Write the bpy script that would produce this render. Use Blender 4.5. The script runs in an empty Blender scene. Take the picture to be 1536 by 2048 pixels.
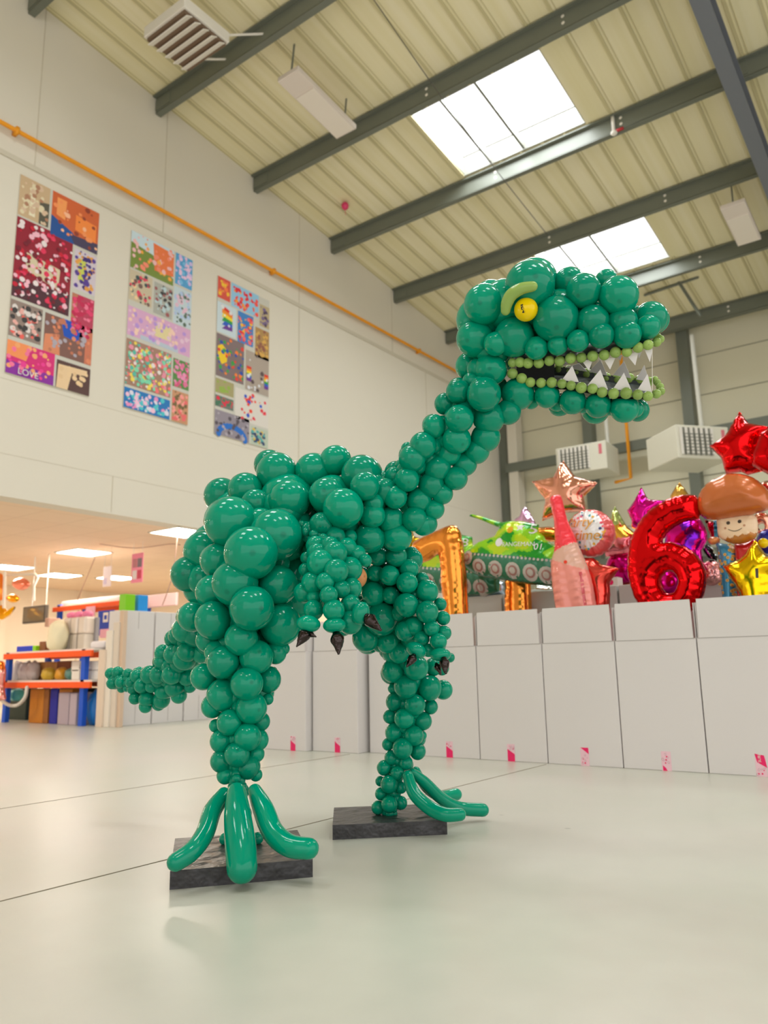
import bpy, bmesh, math, random
from mathutils import Vector, Matrix, noise
from mathutils.bvhtree import BVHTree
from mathutils.geometry import delaunay_2d_cdt
random.seed(7)
S = bpy.context.scene
COL = S.collection
PI = math.pi

# ------------------------------------------------------------------ camera
F, YAW, PITCH, ROLL = 1570.0, 0.63575, 0.19544, -0.01866      # focal length in pixels of a 1536x2048 frame
CAM = Vector((0, 0, 0.6))
_f = Vector((-math.sin(YAW)*math.cos(PITCH), math.cos(YAW)*math.cos(PITCH), math.sin(PITCH)))
_r = Vector((math.cos(YAW), math.sin(YAW), 0)); _u = _r.cross(_f)
RV = _r*math.cos(ROLL) + _u*math.sin(ROLL); UV_ = _u*math.cos(ROLL) - _r*math.sin(ROLL)
FH = Vector((-math.sin(YAW), math.cos(YAW), 0)); RH = _r.copy()
cd = bpy.data.cameras.new('camera'); cam = bpy.data.objects.new('camera', cd); COL.objects.link(cam)
cam.matrix_world = Matrix(((RV.x, UV_.x, -_f.x, CAM.x), (RV.y, UV_.y, -_f.y, CAM.y), (RV.z, UV_.z, -_f.z, CAM.z), (0, 0, 0, 1)))
cd.sensor_fit = 'VERTICAL'; cd.sensor_height = 36; cd.lens = F/2048*36; cd.clip_end = 200
cd.dof.use_dof = True; cd.dof.focus_distance = 2.6; cd.dof.aperture_fstop = 3.2
S.camera = cam
# ------------------------------------------------------------------ light
S.view_settings.view_transform = 'Standard'; S.view_settings.look = 'None'; S.view_settings.gamma = 1
S.view_settings.exposure = 0.5
W = bpy.data.worlds.new('world'); S.world = W; W.use_nodes = True
W.node_tree.nodes['Background'].inputs[0].default_value = (1.0, 0.99, 0.985, 1)
W.node_tree.nodes['Background'].inputs[1].default_value = 1.25
ROOF = lambda y: 7.85 - 0.118*(y - 9.48)
RANG = math.atan(0.118)
SKY_L = 12.0
SKYLIGHTS = [(-4.32, 8.65), (-4.32, 12.25), (-4.32, 3.4), (-4.32, -0.2), (1.7, 8.65), (1.7, 12.25), (1.7, 5.0), (1.7, 1.4), (1.7, -2.2), (-4.32, -3.8)]
def area(name, loc, rot, sx, sy, power, color):
    d = bpy.data.lights.new(name, 'AREA'); d.shape = 'RECTANGLE'; d.size = sx; d.size_y = sy; d.energy = power; d.color = color
    o = bpy.data.objects.new(name, d); COL.objects.link(o); o.location = loc; o.rotation_euler = rot
    return o
for (x, y) in SKYLIGHTS:
    area('skylight_daylight', (x, y, ROOF(y)+0.32), (-RANG, 0, 0), 1.94, 1.44, SKY_L*PI*1.94*1.44, (0.93, 0.97, 1.0))

for (x, y) in ((-9.6, 3.4), (-12.4, 3.4), (-9.6, .2), (-12.4, .2), (-9.6, -3), (-14.6, 5.0), (-9.9, 10.4), (-12.6, 10.6)):     # unseen warm fill lights, added to brighten the low room
    area('low_ceiling_fill', (x, y, 2.43), (0, 0, 0), .58, .58, 24, (1.0, .89, .77))

# ------------------------------------------------------------------ pixel rays -> world points
def ray(px, py): return RV*((px-768)/F) - UV_*((py-1024)/F) + _f
def U(px, py, D): d = ray(px, py); return CAM + d*(D/d.dot(FH))
def onX(px, py, X): d = ray(px, py); return CAM + d*(X/d.x)
def onY(px, py, Y): d = ray(px, py); return CAM + d*(Y/d.y)
def onZ(px, py, z=0.0): d = ray(px, py); return CAM + d*((z-CAM.z)/d.z)
def onRoof(px, py, off=0.0):
    d = ray(px, py); c = 7.85 + 0.118*9.48 + off
    return CAM + d*((c - CAM.z)/(0.118*d.y + d.z))
def mpp(p): return (p-CAM).dot(_f)/F                    # metres per pixel at a point
# ------------------------------------------------------------------ materials
def lin(c):
    return tuple((v/255/12.92 if v/255 <= .04045 else ((v/255+.055)/1.055)**2.4) for v in c)
MATS = {}
def mat(name, rgb=(200, 200, 200), rough=.5, metal=0.0, coat=0.0, emit=None, es=0.0, var=0.0, vscale=3.0, bump=0.0, bscale=30.0, trans=0.0, alpha=1.0, spec=None):
    if name in MATS: return MATS[name]
    m = bpy.data.materials.new(name); m.use_nodes = True; nt = m.node_tree; b = nt.nodes['Principled BSDF']
    c = lin(rgb); b.inputs['Base Color'].default_value = (*c, 1)
    b.inputs['Roughness'].default_value = rough; b.inputs['Metallic'].default_value = metal
    b.inputs['Coat Weight'].default_value = coat; b.inputs['Coat Roughness'].default_value = .05
    if spec is not None: b.inputs['Specular IOR Level'].default_value = spec
    if trans: b.inputs['Transmission Weight'].default_value = trans
    if alpha < 1: b.inputs['Alpha'].default_value = alpha
    if emit: b.inputs['Emission Color'].default_value = (*lin(emit), 1); b.inputs['Emission Strength'].default_value = es
    tc = nt.nodes.new('ShaderNodeTexCoord')
    if var:
        n = nt.nodes.new('ShaderNodeTexNoise'); n.inputs['Scale'].default_value = vscale; n.inputs['Detail'].default_value = 5
        nt.links.new(tc.outputs['Object'], n.inputs['Vector'])
        r = nt.nodes.new('ShaderNodeMapRange'); r.inputs['To Min'].default_value = 1-var; r.inputs['To Max'].default_value = 1+var
        nt.links.new(n.outputs['Fac'], r.inputs['Value'])
        mx = nt.nodes.new('ShaderNodeVectorMath'); mx.operation = 'SCALE'; mx.inputs[0].default_value = c
        nt.links.new(r.outputs[0], mx.inputs['Scale']); nt.links.new(mx.outputs[0], b.inputs['Base Color'])
    if bump:
        n = nt.nodes.new('ShaderNodeTexNoise'); n.inputs['Scale'].default_value = bscale; n.inputs['Detail'].default_value = 3
        nt.links.new(tc.outputs['Object'], n.inputs['Vector'])
        bp = nt.nodes.new('ShaderNodeBump'); bp.inputs['Strength'].default_value = bump; bp.inputs['Distance'].default_value = .02
        nt.links.new(n.outputs['Fac'], bp.inputs['Height']); nt.links.new(bp.outputs[0], b.inputs['Normal'])
    MATS[name] = m; return m

def latex(name, rgb):
    """balloon latex: glossy film, darker neck spot at the pole of the balloon"""
    m = mat(name, rgb, rough=.05, spec=.26); nt = m.node_tree; b = nt.nodes['Principled BSDF']
    c = lin(rgb)
    tc = [n for n in nt.nodes if n.type == 'TEX_COORD'][0]
    sub = nt.nodes.new('ShaderNodeVectorMath'); sub.operation = 'DISTANCE'; sub.inputs[1].default_value = (0, 0, 1.0)
    nt.links.new(tc.outputs['Object'], sub.inputs[0])
    mr = nt.nodes.new('ShaderNodeMapRange'); mr.inputs['From Min'].default_value = .07; mr.inputs['From Max'].default_value = .15
    mr.inputs['To Min'].default_value = .74; mr.inputs['To Max'].default_value = 1.0
    nt.links.new(sub.outputs['Value'], mr.inputs['Value'])
    oi = nt.nodes.new('ShaderNodeObjectInfo')
    m2 = nt.nodes.new('ShaderNodeMapRange'); m2.inputs['To Min'].default_value = .86; m2.inputs['To Max'].default_value = 1.1
    nt.links.new(oi.outputs['Random'], m2.inputs['Value'])
    mu = nt.nodes.new('ShaderNodeMath'); mu.operation = 'MULTIPLY'
    nt.links.new(mr.outputs[0], mu.inputs[0]); nt.links.new(m2.outputs[0], mu.inputs[1])
    sc = nt.nodes.new('ShaderNodeVectorMath'); sc.operation = 'SCALE'; sc.inputs[0].default_value = c
    nt.links.new(mu.outputs[0], sc.inputs['Scale']); nt.links.new(sc.outputs[0], b.inputs['Base Color'])
    return m

GREEN = latex('green_latex', (0, 143, 111))
GREEN_IN = mat('deep_green_latex', (0, 90, 68), rough=.3)
LIME = latex('olive_green_latex', (148, 176, 92))
YEL = latex('yellow_latex', (250, 214, 0))
PEACH = latex('peach_latex', (205, 140, 90))
BLACKFOIL = mat('black_foil', (62, 54, 52), rough=.14, metal=1, bump=.25, bscale=60)
TARP = mat('grey_tarp', (74, 80, 80), rough=.45, bump=.3, bscale=25)
BLACKT = mat('black_cloth', (22, 22, 24), rough=.7)
CARD = mat('white_card', (232, 226, 226), rough=.6)
CARTON = mat('white_carton', (218, 212, 209), rough=.62, var=.03, vscale=2)
CARTON2 = mat('white_carton_back_row', (205, 205, 198), rough=.62)
STEEL = mat('grey_green_steel', (112, 116, 104), rough=.45, var=.08, vscale=2)
STEEL2 = mat('blue_grey_steel', (112, 116, 124), rough=.5)
WALL = mat('cream_wall', (226, 218, 202), rough=.8, var=.03, vscale=.6)
WALL_U = mat('far_cladding', (222, 216, 190), rough=.7)
WHITE = mat('white_paint', (236, 230, 220), rough=.5)
ORANGE = mat('orange_beam', (250, 88, 10), rough=.45)
BLUE = mat('blue_upright', (10, 84, 205), rough=.45)
PIPE = mat('orange_gas_pipe', (246, 160, 20), rough=.4)
DARK = mat('dark_line', (95, 92, 84), rough=.8)
PEACHW = mat('office_wall', (244, 228, 206), rough=.8)
# ------------------------------------------------------------------ mesh helpers
def link(name, me, parent=None, m=None):
    o = bpy.data.objects.new(name, me); COL.objects.link(o)
    if m is not None:
        for mm in (m if isinstance(m, (list, tuple)) else [m]): me.materials.append(mm)
    if parent: o.parent = parent
    return o
def obj(name, bm, m, parent=None, smooth=False):
    me = bpy.data.meshes.new(name)
    bmesh.ops.recalc_face_normals(bm, faces=bm.faces)
    bm.to_mesh(me); bm.free()
    if smooth: me.polygons.foreach_set('use_smooth', [True]*len(me.polygons))
    return link(name, me, parent, m)
def tag(o, label=None, cat=None, group=None, kind=None):
    if label: o['label'] = label
    if cat: o['category'] = cat
    if group: o['group'] = group
    if kind: o['kind'] = kind
    return o
def thing(name, label, cat, loc=(0, 0, 0), group=None, rz=0):
    o = bpy.data.objects.new(name, None); COL.objects.link(o); o.location = loc; o.rotation_euler = (0, 0, rz); o.empty_display_size = .1
    return tag(o, label, cat, group)
def keep(o, root):
    """o was modelled in world coordinates: express it in its root's frame"""
    M = Matrix.LocRotScale(root.location, root.rotation_euler, root.scale).inverted()
    o.data.transform(M); return o
def bx(bm, x0, x1, y0, y1, z0, z1, bev=0, mi=0, M=None):
    vs = [bm.verts.new((x, y, z)) for x in (x0, x1) for y in (y0, y1) for z in (z0, z1)]
    fs = [(0, 1, 3, 2), (4, 6, 7, 5), (0, 4, 5, 1), (2, 3, 7, 6), (0, 2, 6, 4), (1, 5, 7, 3)]
    F_ = [bm.faces.new([vs[i] for i in f]) for f in fs]
    for f in F_: f.material_index = mi
    if M: bmesh.ops.transform(bm, matrix=M, verts=vs)
    if bev:
        es = list({e for f in F_ for e in f.edges})
        r = bmesh.ops.bevel(bm, geom=es, offset=bev, segments=2, affect='EDGES', profile=.5)
        for f in r['faces']: f.material_index = mi
def quad(bm, pts, mi=0):
    f = bm.faces.new([bm.verts.new(p) for p in pts]); f.material_index = mi; return f
def disc(bm, c, n, r, seg=12, mi=0, r2=None):
    n = Vector(n).normalized(); a = n.orthogonal().normalized(); b = n.cross(a)
    f = bm.faces.new([bm.verts.new(Vector(c)+a*math.cos(t)*r+b*math.sin(t)*(r2 or r)) for t in [2*PI*i/seg for i in range(seg)]])
    f.material_index = mi
def catmull(P, n=6):
    out = []
    for i in range(len(P)-1):
        p0 = P[max(i-1, 0)]; p1 = P[i]; p2 = P[i+1]; p3 = P[min(i+2, len(P)-1)]
        for k in range(n):
            t = k/n
            out.append(0.5*((2*p1) + (-p0+p2)*t + (2*p0-5*p1+4*p2-p3)*t*t + (-p0+3*p1-3*p2+p3)*t*t*t))
    out.append(P[-1]); return out
def tube(bm, pts, rad, seg=14, n=6, cap=True, mi=0, straight=False):
    """round-ended tube; rad = number or one radius per point"""
    pts = [Vector(p) for p in pts]
    if not isinstance(rad, (list, tuple)): rad = [rad]*len(pts)
    if straight: Q, Rr = pts, list(rad)
    else:
        Q4 = catmull([Vector((*p, r)) for p, r in zip(pts, rad)], n)
        Q = [q.to_3d() if len(q) == 3 else Vector(q[:3]) for q in Q4]; Rr = [q[3] for q in Q4]
    rings = []
    def frame(i):
        a = Q[max(i-1, 0)]; b = Q[min(i+1, len(Q)-1)]; return (b-a).normalized()
    up = frame(0).orthogonal().normalized()
    seq = []
    if cap:
        t = frame(0)
        for a in (80, 60, 40, 20): seq.append((Q[0]-t*Rr[0]*math.sin(math.radians(a)), Rr[0]*math.cos(math.radians(a)), t))
    for i in range(len(Q)): seq.append((Q[i], Rr[i], frame(i)))
    if cap:
        t = frame(len(Q)-1)
        for a in (20, 40, 60, 80): seq.append((Q[-1]+t*Rr[-1]*math.sin(math.radians(a)), Rr[-1]*math.cos(math.radians(a)), t))
    for (c, r, t) in seq:
        up = (up - t*up.dot(t)).normalized(); s = t.cross(up)
        rings.append([bm.verts.new(c + up*math.cos(2*PI*k/seg)*r + s*math.sin(2*PI*k/seg)*r) for k in range(seg)])
    for A, B in zip(rings, rings[1:]):
        for k in range(seg):
            f = bm.faces.new((A[k], A[(k+1) % seg], B[(k+1) % seg], B[k])); f.material_index = mi
    for R_ in (rings[0][::-1], rings[-1]):
        f = bm.faces.new(R_); f.material_index = mi
def isph(bm, c, r, sub=2, mi=0, sc=(1, 1, 1)):
    q = bmesh.ops.create_icosphere(bm, subdivisions=sub, radius=1, matrix=Matrix.Translation(c) @ Matrix.Diagonal((r*sc[0], r*sc[1], r*sc[2], 1)))
    for v in q['verts']:
        for f in v.link_faces: f.material_index = mi
def text_mesh(txt, size, extrude=0.0):
    cu = bpy.data.curves.new('lettering', 'FONT'); cu.body = txt; cu.size = size; cu.extrude = extrude; cu.align_x = 'CENTER'; cu.align_y = 'CENTER'
    o = bpy.data.objects.new('lettering', cu); me = bpy.data.meshes.new_from_object(o)
    bpy.data.objects.remove(o); return me

# ------------------------------------------------------------------ the setting
def struct(name, bm, m, smooth=False): return tag(obj(name, bm, m, None, smooth), kind='structure')
def floor_mat():
    m = mat('polished_concrete', (205, 202, 180), rough=.3); nt = m.node_tree; b = nt.nodes['Principled BSDF']; b.inputs['Specular IOR Level'].default_value = .5
    tc = [n for n in nt.nodes if n.type == 'TEX_COORD'][0]
    n1 = nt.nodes.new('ShaderNodeTexNoise'); n1.inputs['Scale'].default_value = .9; n1.inputs['Detail'].default_value = 6
    n2 = nt.nodes.new('ShaderNodeTexNoise'); n2.inputs['Scale'].default_value = 9; n2.inputs['Detail'].default_value = 8
    vo = nt.nodes.new('ShaderNodeTexVoronoi'); vo.inputs['Scale'].default_value = 2.6
    for n in (n1, n2, vo): nt.links.new(tc.outputs['Object'], n.inputs['Vector'])
    cr = nt.nodes.new('ShaderNodeValToRGB'); e = cr.color_ramp.elements
    e[0].position = .3; e[0].color = (*lin((186, 188, 173)), 1); e[1].position = .7; e[1].color = (*lin((196, 190, 180)), 1)
    nt.links.new(n1.outputs['Fac'], cr.inputs['Fac'])
    mr = nt.nodes.new('ShaderNodeMapRange'); mr.inputs['From Min'].default_value = .3; mr.inputs['From Max'].default_value = .7
    mr.inputs['To Min'].default_value = .965; mr.inputs['To Max'].default_value = 1.015; nt.links.new(n2.outputs['Fac'], mr.inputs['Value'])
    # little scuffs: centre of a few voronoi cells
    mp = nt.nodes.new('ShaderNodeMapRange'); mp.inputs['From Min'].default_value = .022; mp.inputs['From Max'].default_value = .04
    mp.inputs['To Min'].default_value = .72; mp.inputs['To Max'].default_value = 1.0; nt.links.new(vo.outputs['Distance'], mp.inputs['Value'])
    mu = nt.nodes.new('ShaderNodeMath'); mu.operation = 'MULTIPLY'; nt.links.new(mr.outputs[0], mu.inputs[0]); nt.links.new(mp.outputs[0], mu.inputs[1])
    sc = nt.nodes.new('ShaderNodeVectorMath'); sc.operation = 'SCALE'; nt.links.new(cr.outputs['Color'], sc.inputs[0]); nt.links.new(mu.outputs[0], sc.inputs['Scale'])
    nt.links.new(sc.outputs[0], b.inputs['Base Color'])
    r2 = nt.nodes.new('ShaderNodeMapRange'); r2.inputs['To Min'].default_value = .27; r2.inputs['To Max'].default_value = .36
    nt.links.new(n2.outputs['Fac'], r2.inputs['Value']); nt.links.new(r2.outputs[0], b.inputs['Roughness'])
    bp = nt.nodes.new('ShaderNodeBump'); bp.inputs['Strength'].default_value = .012; bp.inputs['Distance'].default_value = .02
    nt.links.new(n2.outputs['Fac'], bp.inputs['Height']); nt.links.new(bp.outputs[0], b.inputs['Normal'])
    return m
bm = bmesh.new(); bx(bm, -16.5, 8.2, -7.2, 15.7, -.2, 0); struct('floor', bm, floor_mat())
JOINT = mat('joint_line', (128, 118, 98), rough=.8)
bm = bmesh.new(); bx(bm, -2.203, -2.197, -6, 4.6, 0, .0012); struct('trim_1', bm, JOINT)
bm = bmesh.new(); bx(bm, -3.663, -3.658, -2, 4.5, 0, .0012); struct('trim_2', bm, JOINT)


# gable wall (upper part only, open underneath)
def wall_poly(bm, x0, x1, ys, zb):
    y0, y1 = ys
    vs = []
    for x in (x0, x1):
        vs.append([bm.verts.new((x, y0, zb)), bm.verts.new((x, y1, zb)), bm.verts.new((x, y1, ROOF(y1)+.02)), bm.verts.new((x, y0, ROOF(y0)+.02))])
    a, b = vs
    bm.faces.new(a); bm.faces.new(b)
    for i in range(4): bm.faces.new((a[i], a[(i+1) % 4], b[(i+1) % 4], b[i]))
bm = bmesh.new(); wall_poly(bm, -8.25, -8.0, (-7.2, 11.9), 2.44)
wall_poly(bm, -8.25, -8.0, (11.9, 15.7), 0); struct('wall_left', bm, WALL)
# thin panel joints on the gable wall
bm = bmesh.new()
for y in (4.17, 5.98, 8.65, 11.2): bx(bm, -8.0, -7.994, y-.005, y+.005, 6.36, ROOF(y)-.02)
for y in (8.65, 12.3): bx(bm, -8.0, -7.994, y-.008, y+.008, 2.46, 6.28)
bx(bm, -8.0, -7.994, 5.4, 5.408, 2.46, 2.9)
for z in (2.9, 3.72): bx(bm, -8.0, -7.998, -7, 15.4, z-.003, z+.003)
bx(bm, -8.0, -7.985, -7, 15.4, 6.29, 6.35)
struct('trim_4', bm, mat('wall_joint', (208, 199, 180), rough=.8))
# far eaves wall with cladding
bm = bmesh.new(); bx(bm, -8.25, 8.2, 15.47, 15.7, 0, 7.15)
for k in range(9): bx(bm, -7.9, 8.1, 15.455, 15.47, .9+k*.8-.006, .9+k*.8+.006, mi=1)
struct('wall_far', bm, [WALL_U, mat('cladding_seam', (150, 148, 128), rough=.8)])
bm = bmesh.new()
for k, x in enumerate((-7.88, -5.92, -3.87, -1.8, .3, 2.4, 4.5)): bx(bm, x-.1, x+.1, 15.2, 15.455, 0, 7.2)
struct('trim_5', bm, STEEL)
bm = bmesh.new(); bx(bm, -7.8, 8, 15.08, 15.2, 4.74, 4.94); bx(bm, -7.8, 8, 15.08, 15.2, 7.0, 7.14); bx(bm, -7.8, 8, 15.1, 15.2, 2.5, 2.65)
struct('trim_6', bm, STEEL)
bm = bmesh.new(); bx(bm, -7.72, -7.5, 15.1, 15.4, 0, 7.1); struct('trim_7', bm, WALL)
# back and right walls (openings added in both to let fill light in)
bm = bmesh.new(); bx(bm, -8.25, -1.5, -7.4, -7.2, 0, 9.6); bx(bm, -1.5, 8.2, -7.4, -7.2, 5.5, 9.6); struct('wall_back', bm, WALL)
bm = bmesh.new(); bx(bm, 8.2, 8.4, -7.4, 15.7, 6.4, 9.6); bx(bm, 8.2, 8.4, 9, 15.7, 0, 6.4); struct('wall_right', bm, WALL)
# roof liner: ribbed sheets with real openings for the rooflights
def roof_mat():
    m = mat('roof_liner', (226, 216, 178), rough=.6); nt = m.node_tree; b = nt.nodes['Principled BSDF']
    tc = [n for n in nt.nodes if n.type == 'TEX_COORD'][0]; mp = nt.nodes.new('ShaderNodeMapping'); mp.inputs['Scale'].default_value = (6.0, .12, .1)
    n = nt.nodes.new('ShaderNodeTexNoise'); n.inputs['Scale'].default_value = 1.2; n.inputs['Detail'].default_value = 3
    nt.links.new(tc.outputs['Object'], mp.inputs['Vector']); nt.links.new(mp.outputs[0], n.inputs['Vector'])
    cr = nt.nodes.new('ShaderNodeValToRGB'); e = cr.color_ramp.elements
    e[0].position = .3; e[0].color = (*lin((232, 222, 178)), 1); e[1].position = .7; e[1].color = (*lin((240, 231, 198)), 1)
    nt.links.new(n.outputs['Fac'], cr.inputs['Fac']); nt.links.new(cr.outputs['Color'], b.inputs['Base Color']); return m
RM = roof_mat()
bm = bmesh.new()
XS = sorted({-8.25, 8.4} | {s[0]-.97 for s in SKYLIGHTS} | {s[0]+.97 for s in SKYLIGHTS})
YS = sorted({-7.4, 15.7} | {round(s[1]-.72, 3) for s in SKYLIGHTS} | {round(s[1]+.72, 3) for s in SKYLIGHTS})
for i in range(len(XS)-1):
    for j in range(len(YS)-1):
        cx, cy = (XS[i]+XS[i+1])/2, (YS[j]+YS[j+1])/2
        if any(abs(cx-sx) < .97 and abs(cy-sy) < .72 for sx, sy in SKYLIGHTS): continue
        a, b_, c, d = (XS[i], YS[j]), (XS[i+1], YS[j]), (XS[i+1], YS[j+1]), (XS[i], YS[j+1])
        lo = [bm.verts.new((x, y, ROOF(y))) for x, y in (a, b_, c, d)]; hi = [bm.verts.new((x, y, ROOF(y)+.14)) for x, y in (a, b_, c, d)]
        bm.faces.new(lo[::-1]); bm.faces.new(hi)
        for k in range(4): bm.faces.new((lo[k], lo[(k+1) % 4], hi[(k+1) % 4], hi[k]))
RIB = mat('roof_rib', (204, 194, 150), rough=.6)
def slope_bar(bm, x0, x1, y0, y1, top, bot, mi=0):
    vs = [bm.verts.new((x, y, ROOF(y)-o)) for x in (x0, x1) for y in (y0, y1) for o in (bot, top)]
    for f in [(0, 1, 3, 2), (4, 6, 7, 5), (0, 4, 5, 1), (2, 3, 7, 6), (0, 2, 6, 4), (1, 5, 7, 3)]:
        bm.faces.new([vs[i] for i in f]).material_index = mi
k = 0; x = -8.0
while x < 8:
    inseg = [(s[1]-.72, s[1]+.72) for s in SKYLIGHTS if abs(x-s[0]) < .99]
    inseg.sort(); y = -7.2
    for a, b_ in inseg + [(15.4, 15.4)]:
        if a > y: slope_bar(bm, x-.018, x+.018, y, a, -.01, .014, 1); slope_bar(bm, x+.05, x+.06, y, a, -.01, .006, 1)
        y = b_
    x += .333; k += 1
ceil = struct('ceiling', bm, [RM, RIB])
# purlins perpendicular to the gable wall
PUR = [y for y in [3.96+1.83*i for i in range(-6, 7)] if y < 15.3]
for n_, y in enumerate(PUR):
    bm = bmesh.new(); y0 = y
    t = ROOF(y)
    bx(bm, -7.99, 8.15, y-.012, y+.012, t-.25, t-.015)          # web
    bx(bm, -7.99, 8.15, y-.012, y+.07, t-.262, t-.245)          # lower flange
    bx(bm, -7.99, 8.15, y-.07, y+.012, t-.03, t-.012)
    for xx in (-7.99, -1.62, 4.4): bx(bm, xx, xx+.3, y-.02, y+.02, t-.22, t-.05)
    for (a, b_) in [(-4.8, .08), (-4.8, .17), (-2.9, .08), (-2.9, .17)]:
        disc(bm, (a, y-.014, t-b_), (0, -1, 0), .022, 8, mi=1)
    struct('trim_%d' % (8+n_), bm, [STEEL, WHITE])
for n_, xr in enumerate((-1.46, 4.6)):
    bm = bmesh.new()
    slope_bar(bm, xr-.09, xr+.09, -7.1, 15.1, .56, .58); slope_bar(bm, xr-.09, xr+.09, -7.1, 15.1, .25, .27); slope_bar(bm, xr-.012, xr+.012, -7.1, 15.1, .26, .57)
    struct('trim_%d' % (30+n_), bm, STEEL2)
# rooflights: frame bars and frosted pane edge
for n_, (sx, sy) in enumerate(SKYLIGHTS):
    bm = bmesh.new()
    for x0, x1 in ((sx-.97, sx-.95), (sx-.51, sx-.48), (sx+.02, sx+.055), (sx+.95, sx+.97)): slope_bar(bm, x0, x1, sy-.72, sy+.72, -.13, -.02)
    for a, b_, c, d in ((sx-1.0, sx-.97, sy-.75, sy+.75), (sx+.97, sx+1.0, sy-.75, sy+.75), (sx-.97, sx+.97, sy-.75, sy-.72), (sx-.97, sx+.97, sy+.72, sy+.75)): slope_bar(bm, a, b_, c, d, -.34, -.01)  # deep upstand walls, added to shade the top of the gable wall
    slope_bar(bm, sx-.97, sx+.97, sy-.72, sy-.70, -.13, 0); slope_bar(bm, sx-.97, sx+.97, sy+.70, sy+.72, -.13, 0)
    struct('window_%d' % (n_+1), bm, mat('rooflight_bar', (128, 128, 118), rough=.5))

# lower area behind the gable wall
def tile_mat():
    m = mat('ceiling_tiles', (244, 218, 190), rough=.85); nt = m.node_tree; b = nt.nodes['Principled BSDF']
    tc = [n for n in nt.nodes if n.type == 'TEX_COORD'][0]; br = nt.nodes.new('ShaderNodeTexBrick'); br.offset = 0
    br.inputs['Scale'].default_value = 1; br.inputs['Brick Width'].default_value = .6; br.inputs['Row Height'].default_value = .6; br.inputs['Mortar Size'].default_value = .012
    br.inputs['Color1'].default_value = (*lin((244, 218, 190)), 1); br.inputs['Color2'].default_value = (*lin((242, 215, 186)), 1); br.inputs['Mortar'].default_value = (*lin((234, 207, 178)), 1)
    nt.links.new(tc.outputs['Object'], br.inputs['Vector']); nt.links.new(br.outputs['Color'], b.inputs['Base Color']); return m
bm = bmesh.new(); bx(bm, -16.5, -8.25, -7.2, 12.2, 2.44, 2.6); struct('ceiling_low', bm, tile_mat())
bm = bmesh.new(); bx(bm, -16.5, -16.2, -7.2, 12.2, 0, 2.44)
for y in (3, 4.8, 6.6, 8.4, 10.2): bx(bm, -16.2, -16.1, y, y+.12, 0, 2.44)
struct('wall_office', bm, PEACHW)
bm = bmesh.new(); bx(bm, -16.2, -8.0, 11.9, 12.2, 0, 2.44); struct('wall_office_far', bm, PEACHW)
PANEL = mat('light_panel', (255, 250, 240), emit=(255, 242, 226), es=21)
for (px, py) in [(168, 1104), (363, 1064), (20, 1134), (235, 1155), (120, 1150)]:
    c = onZ(px, py, 2.44); o = thing('ceiling_light', {168: 'square lit ceiling panel above the hanging television', 363: 'square lit ceiling panel nearest the dinosaur back', 20: 'lit ceiling panel at the left photo edge', 235: 'lit ceiling panel behind the hanging pink notice', 120: 'small distant lit ceiling panel'}[px], 'ceiling light', (c.x, c.y, 2.44), 'lit panels in the low ceiling')
    bm = bmesh.new(); bx(bm, -.29, .29, -.29, .29, -.012, .0); obj('diffuser', bm, PANEL, o)
    bm = bmesh.new()
    for a in (-1, 1): bx(bm, a*.3-.01, a*.3+.01, -.31, .31, -.016, 0); bx(bm, -.31, .31, a*.3-.01, a*.3+.01, -.016, 0)
    obj('frame', bm, WHITE, o)
# orange gas pipe
bm = bmesh.new(); tube(bm, [(-7.93, -7, 6.62), (-7.93, 15.1, 6.62)], .026, straight=True, seg=10)
for y in (3.9, 8.0, 12.0): bx(bm, -8.0, -7.9, y-.02, y+.02, 6.58, 6.66)
tag(obj('gas_pipe', bm, PIPE, None, True), 'orange pipe running along the upper cream wall above the posters', 'pipe')
# ------------------------------------------------------------------ wall posters
C = dict(bg=(222, 216, 200))
def pal(*c): return c
def cell_art(bm, P, mats, midx, rect, base, cols, n, seed, rows=None, shapes=()):
    rnd = random.Random(seed); u0, u1, v0, v1 = rect
    def mi(c):
        if c not in midx: midx[c] = len(mats); mats.append(mat('print_%02x%02x%02x' % c, c, rough=.6))
        return midx[c]
    quad(bm, [P(u0, v0, 1), P(u1, v0, 1), P(u1, v1, 1), P(u0, v1, 1)], mi(base))
    lay = 2
    if rows:
        k = len(rows)
        for i, c in enumerate(rows):
            a, b_ = v0+(v1-v0)*i/k, v0+(v1-v0)*(i+1)/k
            quad(bm, [P(u0, a, lay), P(u1, a, lay), P(u1, b_, lay), P(u0, b_, lay)], mi(c))
        lay += 1
    for (kind, c, a) in shapes:
        lay += 1
        if kind == 'poly': 
            f = bm.faces.new([bm.verts.new(P(u0+(u1-u0)*x, v0+(v1-v0)*y, lay)) for x, y in a]); f.material_index = mi(c)
        if kind == 'arch':
            x, y, r, w = a
            for t in range(14):
                th = PI*t/13; uu = u0+(u1-u0)*(x-math.cos(th)*r); vv = v0+(v1-v0)*(y-math.sin(th)*r*1.1)
                f = bm.faces.new([bm.verts.new(P(uu+math.cos(q)*w*.9, vv+math.sin(q)*w*.4, lay+t*.05)) for q in [PI*j/4 for j in range(8)]]); f.material_index = mi(c)
    for i in range(int(n*2.3)):
        lay += .08
        c = cols[rnd.randrange(len(cols))]; r = rnd.uniform(.011, .036)
        uu = rnd.uniform(u0+r, u1-r); vv = rnd.uniform(v0+r*.42, v1-r*.42)
        f = bm.faces.new([bm.verts.new(P(uu+math.cos(q)*r, vv+math.sin(q)*r*.42*rnd.uniform(.8, 1.2), lay)) for q in [PI*j/4 for j in range(8)]]); f.material_index = mi(c)
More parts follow.
